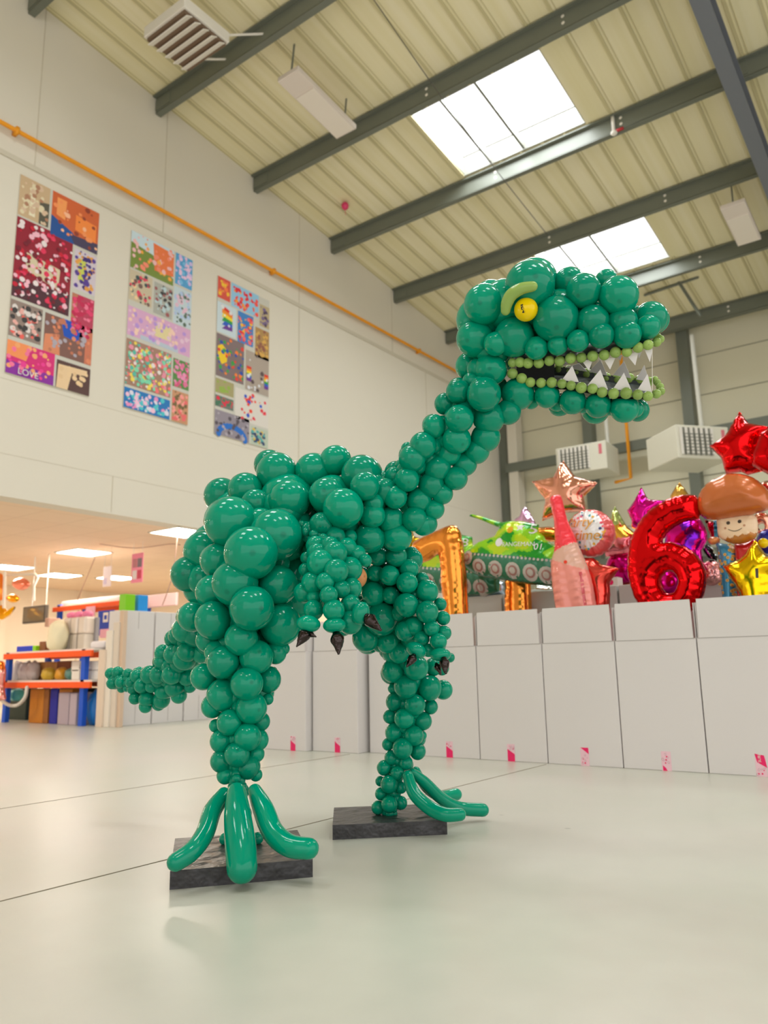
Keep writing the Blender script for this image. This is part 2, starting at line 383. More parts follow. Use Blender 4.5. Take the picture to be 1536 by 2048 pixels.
def poster(label, y0, y1, z0, z1, cells):
    bm = bmesh.new(); mats = [mat('poster_paper', (206, 202, 190), rough=.6)]; midx = {}
    bx(bm, -8.0, -7.985, y0, y1, z0, z1)
    def P(u, v, lay): return (-7.985+.0004*lay, y0+(y1-y0)*u, z1-(z1-z0)*v)
    for s, c in enumerate(cells): cell_art(bm, P, mats, midx, *c[:4+0], seed=s+int(y0*10), **(c[4] if len(c) > 4 else {}))
    o = obj('wall_poster', bm, mats)
    return tag(o, label, 'poster', 'collage posters on the wall')
RBW = [(228, 40, 30), (250, 140, 20), (250, 220, 30), (40, 160, 70), (40, 90, 200), (110, 50, 150)]
p1 = poster('leftmost collage poster with crimson, purple and orange balloon photos', 4.01, 5.02, 3.79, 6.16, [
 ((0, .36, 0, .21), (206, 176, 138), [(230, 215, 180), (180, 130, 100), (220, 190, 160)], 22, dict(shapes=[('poly', (90, 86, 72), [(.68, .45), (1, .4), (1, 1), (.68, 1)]), ('poly', (240, 230, 200), [(.4, .1), (.5, .1), (.55, .9), (.35, .9)])])),
 ((.39, 1, 0, .235), (214, 100, 50), [(250, 150, 90), (255, 190, 150), (150, 60, 40)], 12, dict(shapes=[('poly', (30, 80, 150), [(0, .55), (.45, .75), (.6, 1), (0, 1)]), ('poly', (70, 60, 90), [(.4, .8), (1, .75), (1, 1), (.5, 1)]), ('poly', (250, 160, 90), [(.1, .1), (.3, .1), (.28, .55), (.1, .5)]), ('poly', (250, 140, 60), [(.5, .3), (.95, .35), (.95, .75), (.5, .65)])])),
 ((0, .68, .22, .625), (150, 20, 44), [(230, 50, 90), (250, 190, 205), (120, 20, 40), (240, 225, 225), (205, 20, 50)], 80, dict(shapes=[('poly', (80, 40, 50), [(0, .78), (1, .72), (1, 1), (0, 1)]), ('poly', (220, 204, 170), [(.2, .4), (.8, .45), (.78, .72), (.2, .62)])])),
 ((.71, 1, .25, .465), (214, 200, 210), [(60, 40, 120), (90, 60, 150), (230, 160, 70)], 26, dict(shapes=[('poly', (205, 210, 90), [(.2, .2), (.55, .25), (.5, .8), (.2, .75)])])),
 ((.71, 1, .49, .71), (190, 60, 90), [(230, 60, 110), (240, 120, 150), (200, 30, 80)], 30, dict(shapes=[('poly', (190, 120, 90), [(0, 0), (.25, 0), (.2, .6), (0, .7)])])),
 ((0, .37, .64, .82), (150, 130, 120), [(230, 220, 215), (60, 55, 55), (240, 100, 90), (240, 180, 170)], 30),
 ((.40, 1, .645, .84), (130, 90, 80), [(200, 120, 90), (180, 170, 180), (230, 140, 100)], 22, dict(shapes=[('poly', (16, 80, 190), [(.32, 0), (.75, .0), (.7, .5), (.4, .45)]), ('poly', (226, 140, 100), [(.02, .55), (.3, .45), (.34, 1), (.0, 1)]), ('poly', (210, 120, 90), [(.85, .2), (1, .1), (1, 1), (.85, 1)])])),
 ((0, .55, .84, 1), (220, 40, 120), [(250, 120, 160), (250, 170, 110), (240, 60, 150)], 14, dict(shapes=[('poly', (250, 150, 90), [(0, 0), (.5, 0), (.4, .5), (0, .45)]), ('poly', (140, 40, 160), [(0, .6), (1, .7), (1, 1), (0, 1)])])),
 ((.575, 1, .86, 1), (90, 60, 56), [(240, 206, 160), (232, 196, 150)], 8, dict(shapes=[('poly', (238, 204, 160), [(.05, .15), (.9, .1), (.9, .3), (.45, .35), (.35, 1), (.02, 1)])])),
])
me = text_mesh('LOVE', .1); me.transform(Matrix.Translation((-7.972, 4.26, 3.84)) @ Matrix.Rotation(PI/2, 4, 'Z') @ Matrix.Rotation(PI/2, 4, 'X')); link('lettering', me, p1, WHITE)
poster('middle collage poster with pastel, mint and lilac balloon photos', 5.49, 6.48, 3.79, 6.16, [
 ((0, .68, 0, .215), (206, 224, 232), [(250, 140, 110), (245, 190, 190), (250, 170, 60)], 22, dict(shapes=[('poly', (120, 140, 50), [(0, .3), (.5, .4), (1, .8), (1, 1), (0, 1)]), ('poly', (240, 120, 60), [(.5, .05), (1, .1), (1, .75), (.55, .8)])])),
 ((.71, 1, 0, .19), (80, 160, 212), [(215, 190, 235), (240, 200, 230), (120, 190, 230)], 22),
 ((0, .35, .225, .4), (206, 190, 160), [(230, 60, 90), (60, 80, 80), (240, 210, 160), (120, 90, 80)], 20),
 ((.38, .68, .235, .42), (176, 176, 166), [(60, 60, 60), (190, 210, 215), (160, 90, 90)], 22),
 ((.70, 1, .205, .43), (200, 214, 220), [(90, 110, 90), (230, 190, 210), (180, 200, 230)], 26),
 ((0, 1, .435, .60), (222, 170, 206), [(236, 200, 220), (250, 210, 190), (190, 150, 220)], 30, dict(shapes=[('poly', (232, 214, 160), [(.42, .2), (.68, .2), (.68, .7), (.42, .7)]), ('poly', (190, 200, 214), [(.2, .85), (.8, .85), (.8, 1), (.2, 1)])])),
 ((0, .70, .62, .875), (170, 130, 110), [(130, 220, 180), (240, 150, 170), (250, 220, 90), (90, 190, 170), (240, 230, 225), (250, 120, 120)], 90),
 ((.73, 1, .635, .80), (90, 140, 70), [(230, 120, 160), (240, 150, 190), (220, 90, 130)], 26),
 ((0, .70, .89, 1), (30, 120, 190), [(240, 150, 200), (250, 200, 225), (80, 200, 210), (230, 225, 240)], 34),
 ((.73, 1, .82, 1), (206, 150, 110), [(240, 110, 110), (250, 160, 150), (120, 100, 60)], 26),
])
poster('rightmost collage poster with rainbow flags and primary coloured balloons', 6.94, 7.97, 3.79, 6.13, [
 ((0, .23, 0, .14), (222, 80, 60), [(250, 200, 40), (250, 120, 60)], 10),
 ((.25, .78, 0, .155), (150, 200, 230), [(230, 30, 50), (250, 160, 40), (250, 80, 60)], 24),
 ((.8, 1, .05, .2), (190, 170, 130), [(80, 60, 90), (120, 100, 140)], 8),
 ((0, .35, .165, .36), (206, 220, 226), [(230, 230, 230)], 2, dict(shapes=[('poly', RBW[i], [(.2+.05*i, .05+.13*i), (.8, .2+.1*i), (.8, .32+.1*i), (.25, .2+.13*i)]) for i in range(6)])),
 ((.38, .68, .165, .37), (60, 130, 200), [(230, 40, 50), (250, 190, 40), (250, 110, 110)], 20),
 ((.72, 1, .22, .42), (180, 140, 80), [(220, 170, 80), (150, 90, 70)], 20),
 ((0, .51, .37, .64), (130, 110, 110), [(230, 60, 50), (50, 160, 70), (250, 130, 40), (40, 80, 170)], 26, dict(shapes=[('poly', (246, 206, 20), [(.05, .3), (.2, .22), (.4, .35), (.38, .6), (.2, .7), (.06, .55)])])),
 ((.54, 1, .4, .66), (176, 160, 146), [(90, 70, 70), (230, 230, 235)], 8, dict(shapes=[('poly', RBW[i], [(.05, .4+.06*i), (.25, .4+.06*i), (.25, .47+.06*i), (.05, .47+.06*i)]) for i in range(6)]+[('poly', RBW[i], [(.8, .45+.06*i), (.98, .45+.06*i), (.98, .52+.06*i), (.8, .52+.06*i)]) for i in range(6)])),
 ((0, .33, .655, .745), (170, 160, 110), [(150, 180, 70)], 6),
 ((0, .33, .76, .83), (110, 120, 110), [(230, 40, 70), (70, 120, 90)], 10),
 ((.36, 1, .67, .87), (224, 216, 206), [(240, 70, 40), (30, 80, 200), (230, 50, 70)], 12),
 ((0, .63, .85, 1), (150, 140, 150), [(90, 80, 90), (180, 170, 180)], 16, dict(shapes=[('arch', (30, 110, 200), (.5, .95, .38, .05))])),
 ((.66, 1, .885, 1), (190, 200, 180), [(80, 170, 170), (230, 190, 60), (50, 70, 110)], 18),
])
# ------------------------------------------------------------------ things under the roof
# louvred heater near the gable wall
t = thing('roof_heater', 'white louvred heater hung under the roof beside the cream wall', 'heater', (-6.43, 5.03, 7.72))
bm = bmesh.new(); bx(bm, -.36, .36, -.33, .33, .06, .2, bev=.01); obj('body', bm, WHITE, t)
bm = bmesh.new(); bx(bm, -.33, .33, -.3, .3, .02, .058); obj('grille_back', bm, mat('vent_dark', (120, 96, 76), rough=.6), t)
for k in range(5):
    bm = bmesh.new(); M = Matrix.Translation((0, -.24+k*.12, .01)) @ Matrix.Rotation(.5, 4, 'X'); bx(bm, -.34, .34, -.045, .045, -.006, .006, M=M); obj('louvre', bm, WHITE, t)
for a in (-1, 1):
    bm = bmesh.new(); tube(bm, [(.3*a, .33, .2), (.34*a+.2, .9, .5)], .014, straight=True, seg=6); obj('bracket_arm', bm, WHITE, t)
def batten(name, label, x0, x1, y0, y1, off, chain_y):
    xm, ym = (x0+x1)/2, (y0+y1)/2; z = ROOF(ym)-off
    t = thing(name, label, 'light fitting', (xm, ym, z), 'fluorescent fittings under the roof'); t.rotation_euler = (-RANG, 0, 0)
    w, l = (x1-x0)/2, (y1-y0)/2
    bm = bmesh.new(); bx(bm, -w, w, -l, l, 0, .07, bev=.008); obj('housing', bm, mat('fitting_white', (226, 214, 204), rough=.5), t)
    bm = bmesh.new(); bx(bm, -w+.02, w-.02, -l*.45, l-.03, -.012, 0, bev=.004); obj('diffuser', bm, mat('fitting_lens', (236, 226, 214), rough=.35), t)
    for s in (-1, 1):
        bm = bmesh.new(); tube(bm, [(0, s*l*.9, .07), (0, s*l*.9, off-.02)], .012, straight=True, seg=6); obj('chain', bm, STEEL, t)
batten('light_fitting', 'long white light fitting beside the louvred heater', -6.0, -5.66, 6.08, 7.22, .55, 0)
batten('light_fitting', 'white light fitting hanging by the blue-grey rafter at right', -2.17, -1.83, 11.36, 12.4, .55, 0)
# cable along the roof
bm = bmesh.new(); c = [onRoof(748, 0, -.3), onRoof(880, 190, -.3), onRoof(1000, 350, -.3), onRoof(1095, 470, -.3)]
tube(bm, c, .006, seg=6); tag(obj('cable', bm, DARK, None, True), 'thin dark cable strung beneath the roof purlins', 'cable')
c = onRoof(1228, 266, -.28); bm = bmesh.new(); isph(bm, (0, 0, 0), .045, 3, sc=(1, 1, .8)); bx(bm, .02, .13, -.015, .015, 0, .03, mi=1)
bx(bm, -.02, .02, -.02, .02, .03, .26, mi=0)
o = obj('sensor', bm, [WHITE, mat('red_plastic', (190, 40, 50))], None, True); o.location = c; tag(o, 'small white sensor with red arm under the purlin', 'sensor')
c = onRoof(690, 412, -.08); bm = bmesh.new(); isph(bm, (0, 0, 0), .06, 3, sc=(1, 1, 1.1)); tube(bm, [(0, 0, -.06), (.01, 0, -.16)], .004, seg=6)
o = obj('stray_balloon', bm, mat('pink_latex', (222, 60, 110), rough=.2), None, True); o.location = c; tag(o, 'tiny pink balloon resting against the roof', 'balloon')
# heaters on the far wall
def wall_heater(label, loc, rz, w, d, h, slats):
    t = thing('wall_heater', label, 'heater', loc, 'box heaters by the far wall', rz)
    bm = bmesh.new(); bx(bm, 0, w, 0, d, 0, h, bev=.015); obj('body', bm, mat('heater_white', (226, 222, 204), rough=.5), t)
    bm = bmesh.new(); bx(bm, w*.08, w*.66, -.012, 0, h*.1, h*.92); obj('grille', bm, mat('grille_grey', (120, 118, 106), rough=.6), t)
    for k in range(slats):
        x = w*.08+(w*.58)*(k+.0)/(slats-1)
        bm = bmesh.new(); bx(bm, x-.022, x+.022, -.03, -.01, h*.1, h*.92); obj('slat', bm, WHITE, t)
    if slats > 6:
        bm = bmesh.new()
        for k in range(7): z = h*(.12+.1*k); bx(bm, w*.1, w*.66, -.036, -.03, z-.006, z+.006)
        obj('wire_guard', bm, STEEL, t)
        bm = bmesh.new(); bx(bm, w*.86, w*.92, -.006, 0, h*.55, h*.9); obj('red_label', bm, mat('label_red', (220, 120, 130)), t)
    bm = bmesh.new(); tube(bm, [(w*.9, d*.6, h), (w*.88, d*.6, h+1.9)], .04, straight=True, seg=10); obj('flue', bm, mat('flue_white', (206, 204, 192), rough=.4), t)
    return t
wall_heater('white box heater with vertical grille, left of the yellow pipe', (-6.12, 14.0, 4.2), .04, 1.0, .75, .55, 8)
wall_heater('white box heater turned cornerwise, right of the yellow pipe', onY(1357, 915, 13.2), .85, 1.0, .95, .58, 7)
bm = bmesh.new(); tube(bm, [(-5.0, 14.95, 7.0), (-5.0, 14.95, 4.15), (-5.3, 14.95, 4.12)], .035, straight=True, seg=8)
tag(obj('yellow_pipe', bm, PIPE, None, True), 'yellow pipe dropping down the far wall between the box heaters', 'pipe')
bm = bmesh.new(); tube(bm, [onY(1348, 545, 13.8), onY(1355, 560, 13.8), onY(1400, 630, 13.8)], .03, straight=True, seg=6); tube(bm, [onY(1290, 590, 13.8), onY(1395, 555, 13.8)], .025, straight=True, seg=6)
tag(obj('conduit', bm, STEEL, None, True), 'thin dark conduit bracket under the roof behind the snout', 'conduit')

# ------------------------------------------------------------------ cartons
def carton(x0, x1, y0, y1, zb, zf, label, flaps=True, group='white cartons lined up in front', m=CARTON, name='carton'):
    t = thing(name, label, 'box', ((x0+x1)/2, (y0+y1)/2, 0), group); w, d = (x1-x0)/2-.003, (y1-y0)/2
    bm = bmesh.new(); bx(bm, -w, w, -d, d, 0, zb, bev=.004); obj('body', bm, m, t)
    if flaps:
        for (a, b_, c, e) in ((-w+.012, w-.012, -d, -d+.006), (-w+.012, w-.012, d-.006, d)):
            bm = bmesh.new(); bx(bm, a, b_, c, e, zb+.001, zf); 
            for v in bm.verts:
                if v.co.z > zb+.1: v.co.x *= .985; v.co.y += (.012 if c > 0 else -.0)
            obj('flap', bm, m, t)
        for s in (-1, 1):
            bm = bmesh.new(); bx(bm, s*w-.006 if s > 0 else -w, w if s > 0 else -w+.006, -d+.02, d-.02, zb+.001, zf-.02); obj('flap', bm, m, t)
        bm = bmesh.new(); bx(bm, -w, w, -d-.0012, -d+.001, zb-.0018, zb+.0018); obj('crease', bm, mat('card_crease', (176, 170, 165), rough=.8), t)
    return t
MAG = mat('magenta_print', (236, 20, 100), rough=.5); PINKL = mat('pale_pink_print', (238, 196, 206), rough=.5); OUTL = mat('grey_print', (178, 140, 148), rough=.6)
def stamp(t, px, kind, yf, txt=None):
    """printed tape end on the front of a carton"""
    c = onY(px, 1500, yf); x = c.x - t.location.x; yy = yf - t.location.y - .001
    bm = bmesh.new(); w = .027
    def q(pts, mi): quad(bm, [(x+a*w, yy-.0004*mi, b) for a, b in pts], mi)
    q([(-1, .0), (1, 0), (1, .105), (-1, .105)], 0)
    if kind == 'low': q([(-.9, 0), (.95, 0), (.95, .045), (-.9, .075)], 1)
    if kind == 'tri': q([(-.9, .105), (.9, .105), (.95, .07), (.9, .069)], 1)
    if kind == 'corner': q([(-.8, 0), (.1, 0), (-.2, .016), (-.8, .03)], 1)
    if kind == 'tag': q([(-1, .115), (.7, .108), (1.1, .045), (-.65, .072)], 1)
    rnd = random.Random(int(px))
    lo, hi = {'low': (.07, .1), 'tri': (.01, .07), 'corner': (.035, .1), 'tag': (.008, .045)}[kind]
    for k in range(9):
        r = rnd.uniform(.003, .007); cx, cz = x+rnd.uniform(-.8, .8)*w, rnd.uniform(lo, hi)
        if k % 3 == 0: disc(bm, (cx, yy-.0012, cz), (0, -1, 0), r*.8, 10, 1)
        else:
            disc(bm, (cx, yy-.0009, cz), (0, -1, 0), r, 12, 2); disc(bm, (cx, yy-.0011, cz), (0, -1, 0), r*.75, 12, 0)
    obj('printed_tape', bm, [PINKL, MAG, OUTL], t)
    if txt:
        me = text_mesh(txt, .02); me.transform(Matrix.Translation((x+(.001 if kind == 'low' else -.004), yy-.002, .026 if kind == 'low' else .092)) @ Matrix.Rotation(PI/2, 4, 'X') @ Matrix.Rotation(PI/2, 4, 'Z'))
        link('lettering', me, t, WHITE)
EDG = [.16, -.31, -.785, -1.26, -1.735, -2.21, -2.69, -3.15, -3.6]
desc = ['white carton just outside the right photo edge', 'rightmost white carton, printed tape reading SURI at its foot', 'white carton below the gold star balloon, tape printed only with bubbles and a pink corner', 'white carton below the red number 6 balloon, pink triangle on its tape',
        'white carton below the champagne bottle balloon, slanted pink tape end', 'white carton below the tank balloon, short pink tape end', 'white carton seen just right of the far dinosaur leg', 'white carton mostly behind the far dinosaur leg']
cart = []
for k in range(8):
    if k == 0: continue
    cart.append(carton(EDG[k+1], EDG[k], 4.65, 5.08, .73, .95, desc[k]))
for t, px, kd, tx in ((cart[0], 1519, 'tag', 'SURI'), (cart[1], 1331, 'corner', None), (cart[2], 1169, 'tri', None), (cart[3], 1022, 'low', None), (cart[4], 899, 'low', None)): stamp(t, px, kd, 4.65, tx)
tl = carton(-4.07, -3.63, 4.56, 5.0, .73, .95, 'white carton between the dinosaur legs, tall pink tape strip'); stamp(tl, 675, 'low', 4.56)
tl2 = carton(-4.52, -4.08, 4.5, 4.95, .73, .95, 'leftmost white carton of the front row beside the near dinosaur leg'); stamp(tl2, 586, 'low', 4.5)
bx2 = [(-3.3, -2.85, 'second row white carton behind the orange 7 balloon'), (-2.84, -2.4, 'second row white carton right of the orange 7 balloon'), (-2.39, -1.95, 'second row white carton behind the champagne bottle balloon'),
       (-1.94, -1.5, 'second row white carton left of the red number 6'), (-1.49, -1.05, 'second row white carton behind the red number 6'), (-1.04, -.6, 'second row white carton behind the blue daisy balloon')]
for a, b_, l in bx2: carton(a, b_, 5.35, 5.85, 1.13, 0, l, flaps=False, group='white cartons in the second row', m=CARTON2)
# tall cartons under the gable wall
for k, (y0, y1) in enumerate(((5.56, 6.02), (6.03, 6.49), (6.5, 6.96))):
    t = thing('tall_carton', ['tall white carton behind the tail, nearest the shelving', 'middle tall white carton behind the tail', 'tall white carton behind the tail, nearest the leg'][k], 'box', (-8.2, (y0+y1)/2, 0), 'tall white cartons behind the tail')
    bm = bmesh.new(); bx(bm, .03, .29, -(y1-y0)/2+.004, (y1-y0)/2-.004, 0, 1.31, bev=.005); obj('body', bm, CARTON, t)
    bm = bmesh.new(); bx(bm, .2905, .292, -.003, .003, 1.1, 1.3); bx(bm, .2905, .292, -.003, .003, .02, .3); obj('seam', bm, mat('card_crease', (176, 170, 165)), t)

# ------------------------------------------------------------------ foil balloons
def inside(p, poly):
    x, y = p; c = False; n = len(poly)
    for i in range(n):
        x1, y1 = poly[i]; x2, y2 = poly[(i+1) % n]
        if (y1 > y) != (y2 > y) and x < (x2-x1)*(y-y1)/(y2-y1)+x1: c = not c
    return c
def smooth_poly(P, n, closed=True):
    out = []; L = len(P)
    for i in range(L):
        p0, p1, p2, p3 = [Vector(P[(i+j) % L]) for j in (-1, 0, 1, 2)]
        for k in range(n):
            t = k/n
            q = 0.5*((2*p1) + (-p0+p2)*t + (2*p0-5*p1+4*p2-p3)*t*t + (-p0+3*p1-3*p2+p3)*t*t*t); out.append((q.x, q.y))
    return out
def foil_mesh(outlines, Y, thick, step=.02, smooth=3, wr=.35, wn=38, region=None, tilt=0.0, wmax=None):
    """outlines: pixel outlines (first the outer one, then holes) laid on the vertical plane y=Y and inflated to real thickness"""
    loops = []
    for O in outlines:
        P = smooth_poly(O, smooth) if smooth > 1 else O
        zf = .738 if 4.6 < Y < 5.12 else (1.135 if 5.32 < Y < 5.9 else -1)
        Q = [onY(x, y, Y) for x, y in P]; loops.append([(q.x, max(q.z, zf)) for q in Q])
    # resample edges to step
    L2 = []
    for lp in loops:
        r = []
        for i in range(len(lp)):
            a = Vector(lp[i]); b = Vector(lp[(i+1) % len(lp)]); k = max(1, int((b-a).length/step))
            for j in range(k): r.append(tuple(a.lerp(b, j/k)))
        L2.append(r)
    outer = L2[0]; xs = [p[0] for p in outer]; zs = [p[1] for p in outer]
    pts = []; edges = []
    arc = []
    for r in L2:
        s = len(pts); n = len(r); pts += r; edges += [(s+i, s+(i+1) % n) for i in range(n)]
    nb = len(pts)
    x = min(xs)+step*.5; row = 0
    from mathutils.kdtree import KDTree
    kd = KDTree(nb)
    al = 0
    for i, p in enumerate(pts): kd.insert((p[0], p[1], 0), i)
    kd.balance()
    while x < max(xs):
        z = min(zs)+(step*.5 if row % 2 else 0)
        while z < max(zs):
            if inside((x, z), outer) and not any(inside((x, z), h) for h in L2[1:]):
                if kd.find((x, z, 0))[2] > step*.45: pts.append((x, z))
            z += step
        x += step*.87; row += 1
    V, E, Fc, ov, oe, of = delaunay_2d_cdt([Vector(p) for p in pts], edges, [], 0, 1e-6)
    segs = edges
    def dist(p):
        best = 9; bi = 0
        for (co, idx, d) in kd.find_n((p[0], p[1], 0), 3):
            for e in (idx-1, idx):
                e = e % len(edges) if True else e
                a = Vector(pts[edges[e][0]]); b = Vector(pts[edges[e][1]]); ab = b-a
                t = max(0, min(1, (p-a).dot(ab)/max(ab.length_squared, 1e-12))); dd = (p-a-ab*t).length
                if dd < best: best = dd; bi = idx
        return best, bi
    info = [dist(v) for v in V]; R = wmax or max(d for d, _ in info)
    ht = []
    for v, (d, bi) in zip(V, info):
        q = min(d/R, 1); h = math.sqrt(max(0, 1-(1-q)**2))
        w = 1 + wr*math.sin(bi*step*wn*2*PI*.5+math.sin(bi*1.7)*1.2)*math.exp(-q*3.2)*.6
        ht.append(max(0, h*(1+(w-1)*.45))*thick)
    bm = bmesh.new(); front = []; back = []
    for v, h, (d, _) in zip(V, ht, info):
        edge = d < 1e-5
        f = bm.verts.new((v.x, Y-h, v.y)); front.append(f); back.append(f if edge else bm.verts.new((v.x, Y+h, v.y)))
    for fc in Fc:
        c = sum((V[i] for i in fc), Vector((0, 0)))/len(fc)
        if not inside(c, outer) or any(inside(c, h) for h in L2[1:]): continue
        mi = region(c) if region else 0
        try:
            bm.faces.new([front[i] for i in fc]).material_index = mi
            bm.faces.new([back[i] for i in reversed(fc)]).material_index = mi
        except ValueError: pass
    return bm
def foilmat(name, rgb, rough=.15, bump=.1, bscale=9): return mat('foil_'+name, rgb, rough=rough, metal=.92, bump=bump, bscale=bscale)
def film(name, rgb, rough=.26): return mat('film_'+name, rgb, rough=rough, metal=.2, coat=.4, bump=.08, bscale=12)
def crop(x0, y0, s, P): return [(x0+x/s, y0+y/s) for x, y in P]
def px2w(x0, y0, s, x, y, Y): q = onY(x0+x/s, y0+y/s, Y); return (q.x, q.z)
def drape(me_or_bm, host, off=.002):
    """push flat artwork (in x,z) onto the front of an inflated balloon"""
    me = host.data; T = BVHTree.FromPolygons([v.co[:] for v in me.vertices], [p.vertices[:] for p in me.polygons])
    vs = me_or_bm.vertices if hasattr(me_or_bm, 'vertices') else me_or_bm.verts
    for v in vs:
        h = T.ray_cast(Vector((v.co.x, -50, v.co.z)), Vector((0, 1, 0)))
        if h[0] is None:
            h2 = T.find_nearest(Vector((v.co.x, v.co.y, v.co.z))); v.co.y = h2[0].y-off
        else: v.co.y = h[0].y-off
def foil(name, label, outlines, Y, thick, m, region=None, cat='foil balloon', **k):
    o = obj(name, foil_mesh(outlines, Y, thick, region=region, **k), m, None, True)
    if label: tag(o, label, cat)
    return o
def art(parent, name, Y, m, discs=(), polys=(), texts=()):
    """small printed details; discs (x,z,r), polys lists of (x,z), texts (string,x,z,size,rot,shear)"""
    if discs or polys:
        bm = bmesh.new()
        for (x, z, r) in discs:
            c = bm.verts.new((x, Y, z)); R3 = [[bm.verts.new((x+math.cos(t)*r*q, Y, z+math.sin(t)*r*q)) for t in [2*PI*i/14 for i in range(14)]] for q in (.33, .66, 1)]
            for i in range(14):
                bm.faces.new((c, R3[0][i], R3[0][(i+1) % 14]))
                for q in (0, 1): bm.faces.new((R3[q][i], R3[q+1][i], R3[q+1][(i+1) % 14], R3[q][(i+1) % 14]))
        for P in polys:
            P = [Vector(p) for p in P]; c = sum(P, Vector((0, 0)))/len(P); cv = bm.verts.new((c.x, Y, c.y)); R = [bm.verts.new((p.x, Y, p.y)) for p in P]
            for i in range(len(R)): bm.faces.new((cv, R[i], R[(i+1) % len(R)]))
        drape(bm, parent); o = obj(name, bm, m, parent)
    for (s, x, z, size, rot) in texts:
        me = text_mesh(s, size); me.transform(Matrix.Translation((x, Y, z)) @ Matrix.Rotation(PI/2, 4, 'X') @ Matrix.Rotation(rot, 4, 'Z')); drape(me, parent, .009)
        o = link('lettering', me, parent, m)
    return o
def star(cx, cy, R, r, rot=0, sx=1.0):
    P = []
    for k in range(10):
        a = math.radians(rot)-PI/2+k*PI/5; q = R if k % 2 == 0 else r
        P.append((cx+math.cos(a)*q*sx, cy+math.sin(a)*q))
    return P
def starfoil(name, label, pts, Y, thick, m, **k):
    return foil(name, label, [pts], Y, thick, m, smooth=1, **k)
ROSE = foilmat('rose_gold', (240, 166, 140)); REDF = foilmat('red', (226, 10, 16), rough=.12); COPPER = foilmat('copper_orange', (244, 150, 60)); GOLD = foilmat('gold', (244, 196, 14))
MAGF = foilmat('magenta', (226, 20, 150)); PURF = foilmat('purple', (120, 30, 190)); CORAL = foilmat('coral', (236, 84, 72), rough=.2); SILV = foilmat('silver', (214, 222, 228))
# orange 7 and its look-alike behind the tank
foil('number_balloon', 'orange foil number 7 balloon above the far dinosaur leg', [crop(800, 1000, 4.8, [(120, 415), (300, 318), (440, 258), (510, 240), (568, 285), (600, 440), (628, 700), (650, 1092), (655, 1330), (445, 1330), (436, 1092), (405, 800), (385, 535), (300, 565), (215, 605), (175, 520)])], 4.9, .085, COPPER, smooth=2, wr=.5)
foil('number_balloon', 'orange foil number balloon standing behind the tank balloon', [crop(800, 1000, 4.8, [(1330, 262), (1500, 262), (1580, 300), (1580, 400), (1400, 400), (1270, 430), (1255, 800), (1255, 1300), (1030, 1300), (1012, 800), (1010, 420), (1060, 330)])], 5.25, .075, COPPER, smooth=2, wr=.5)
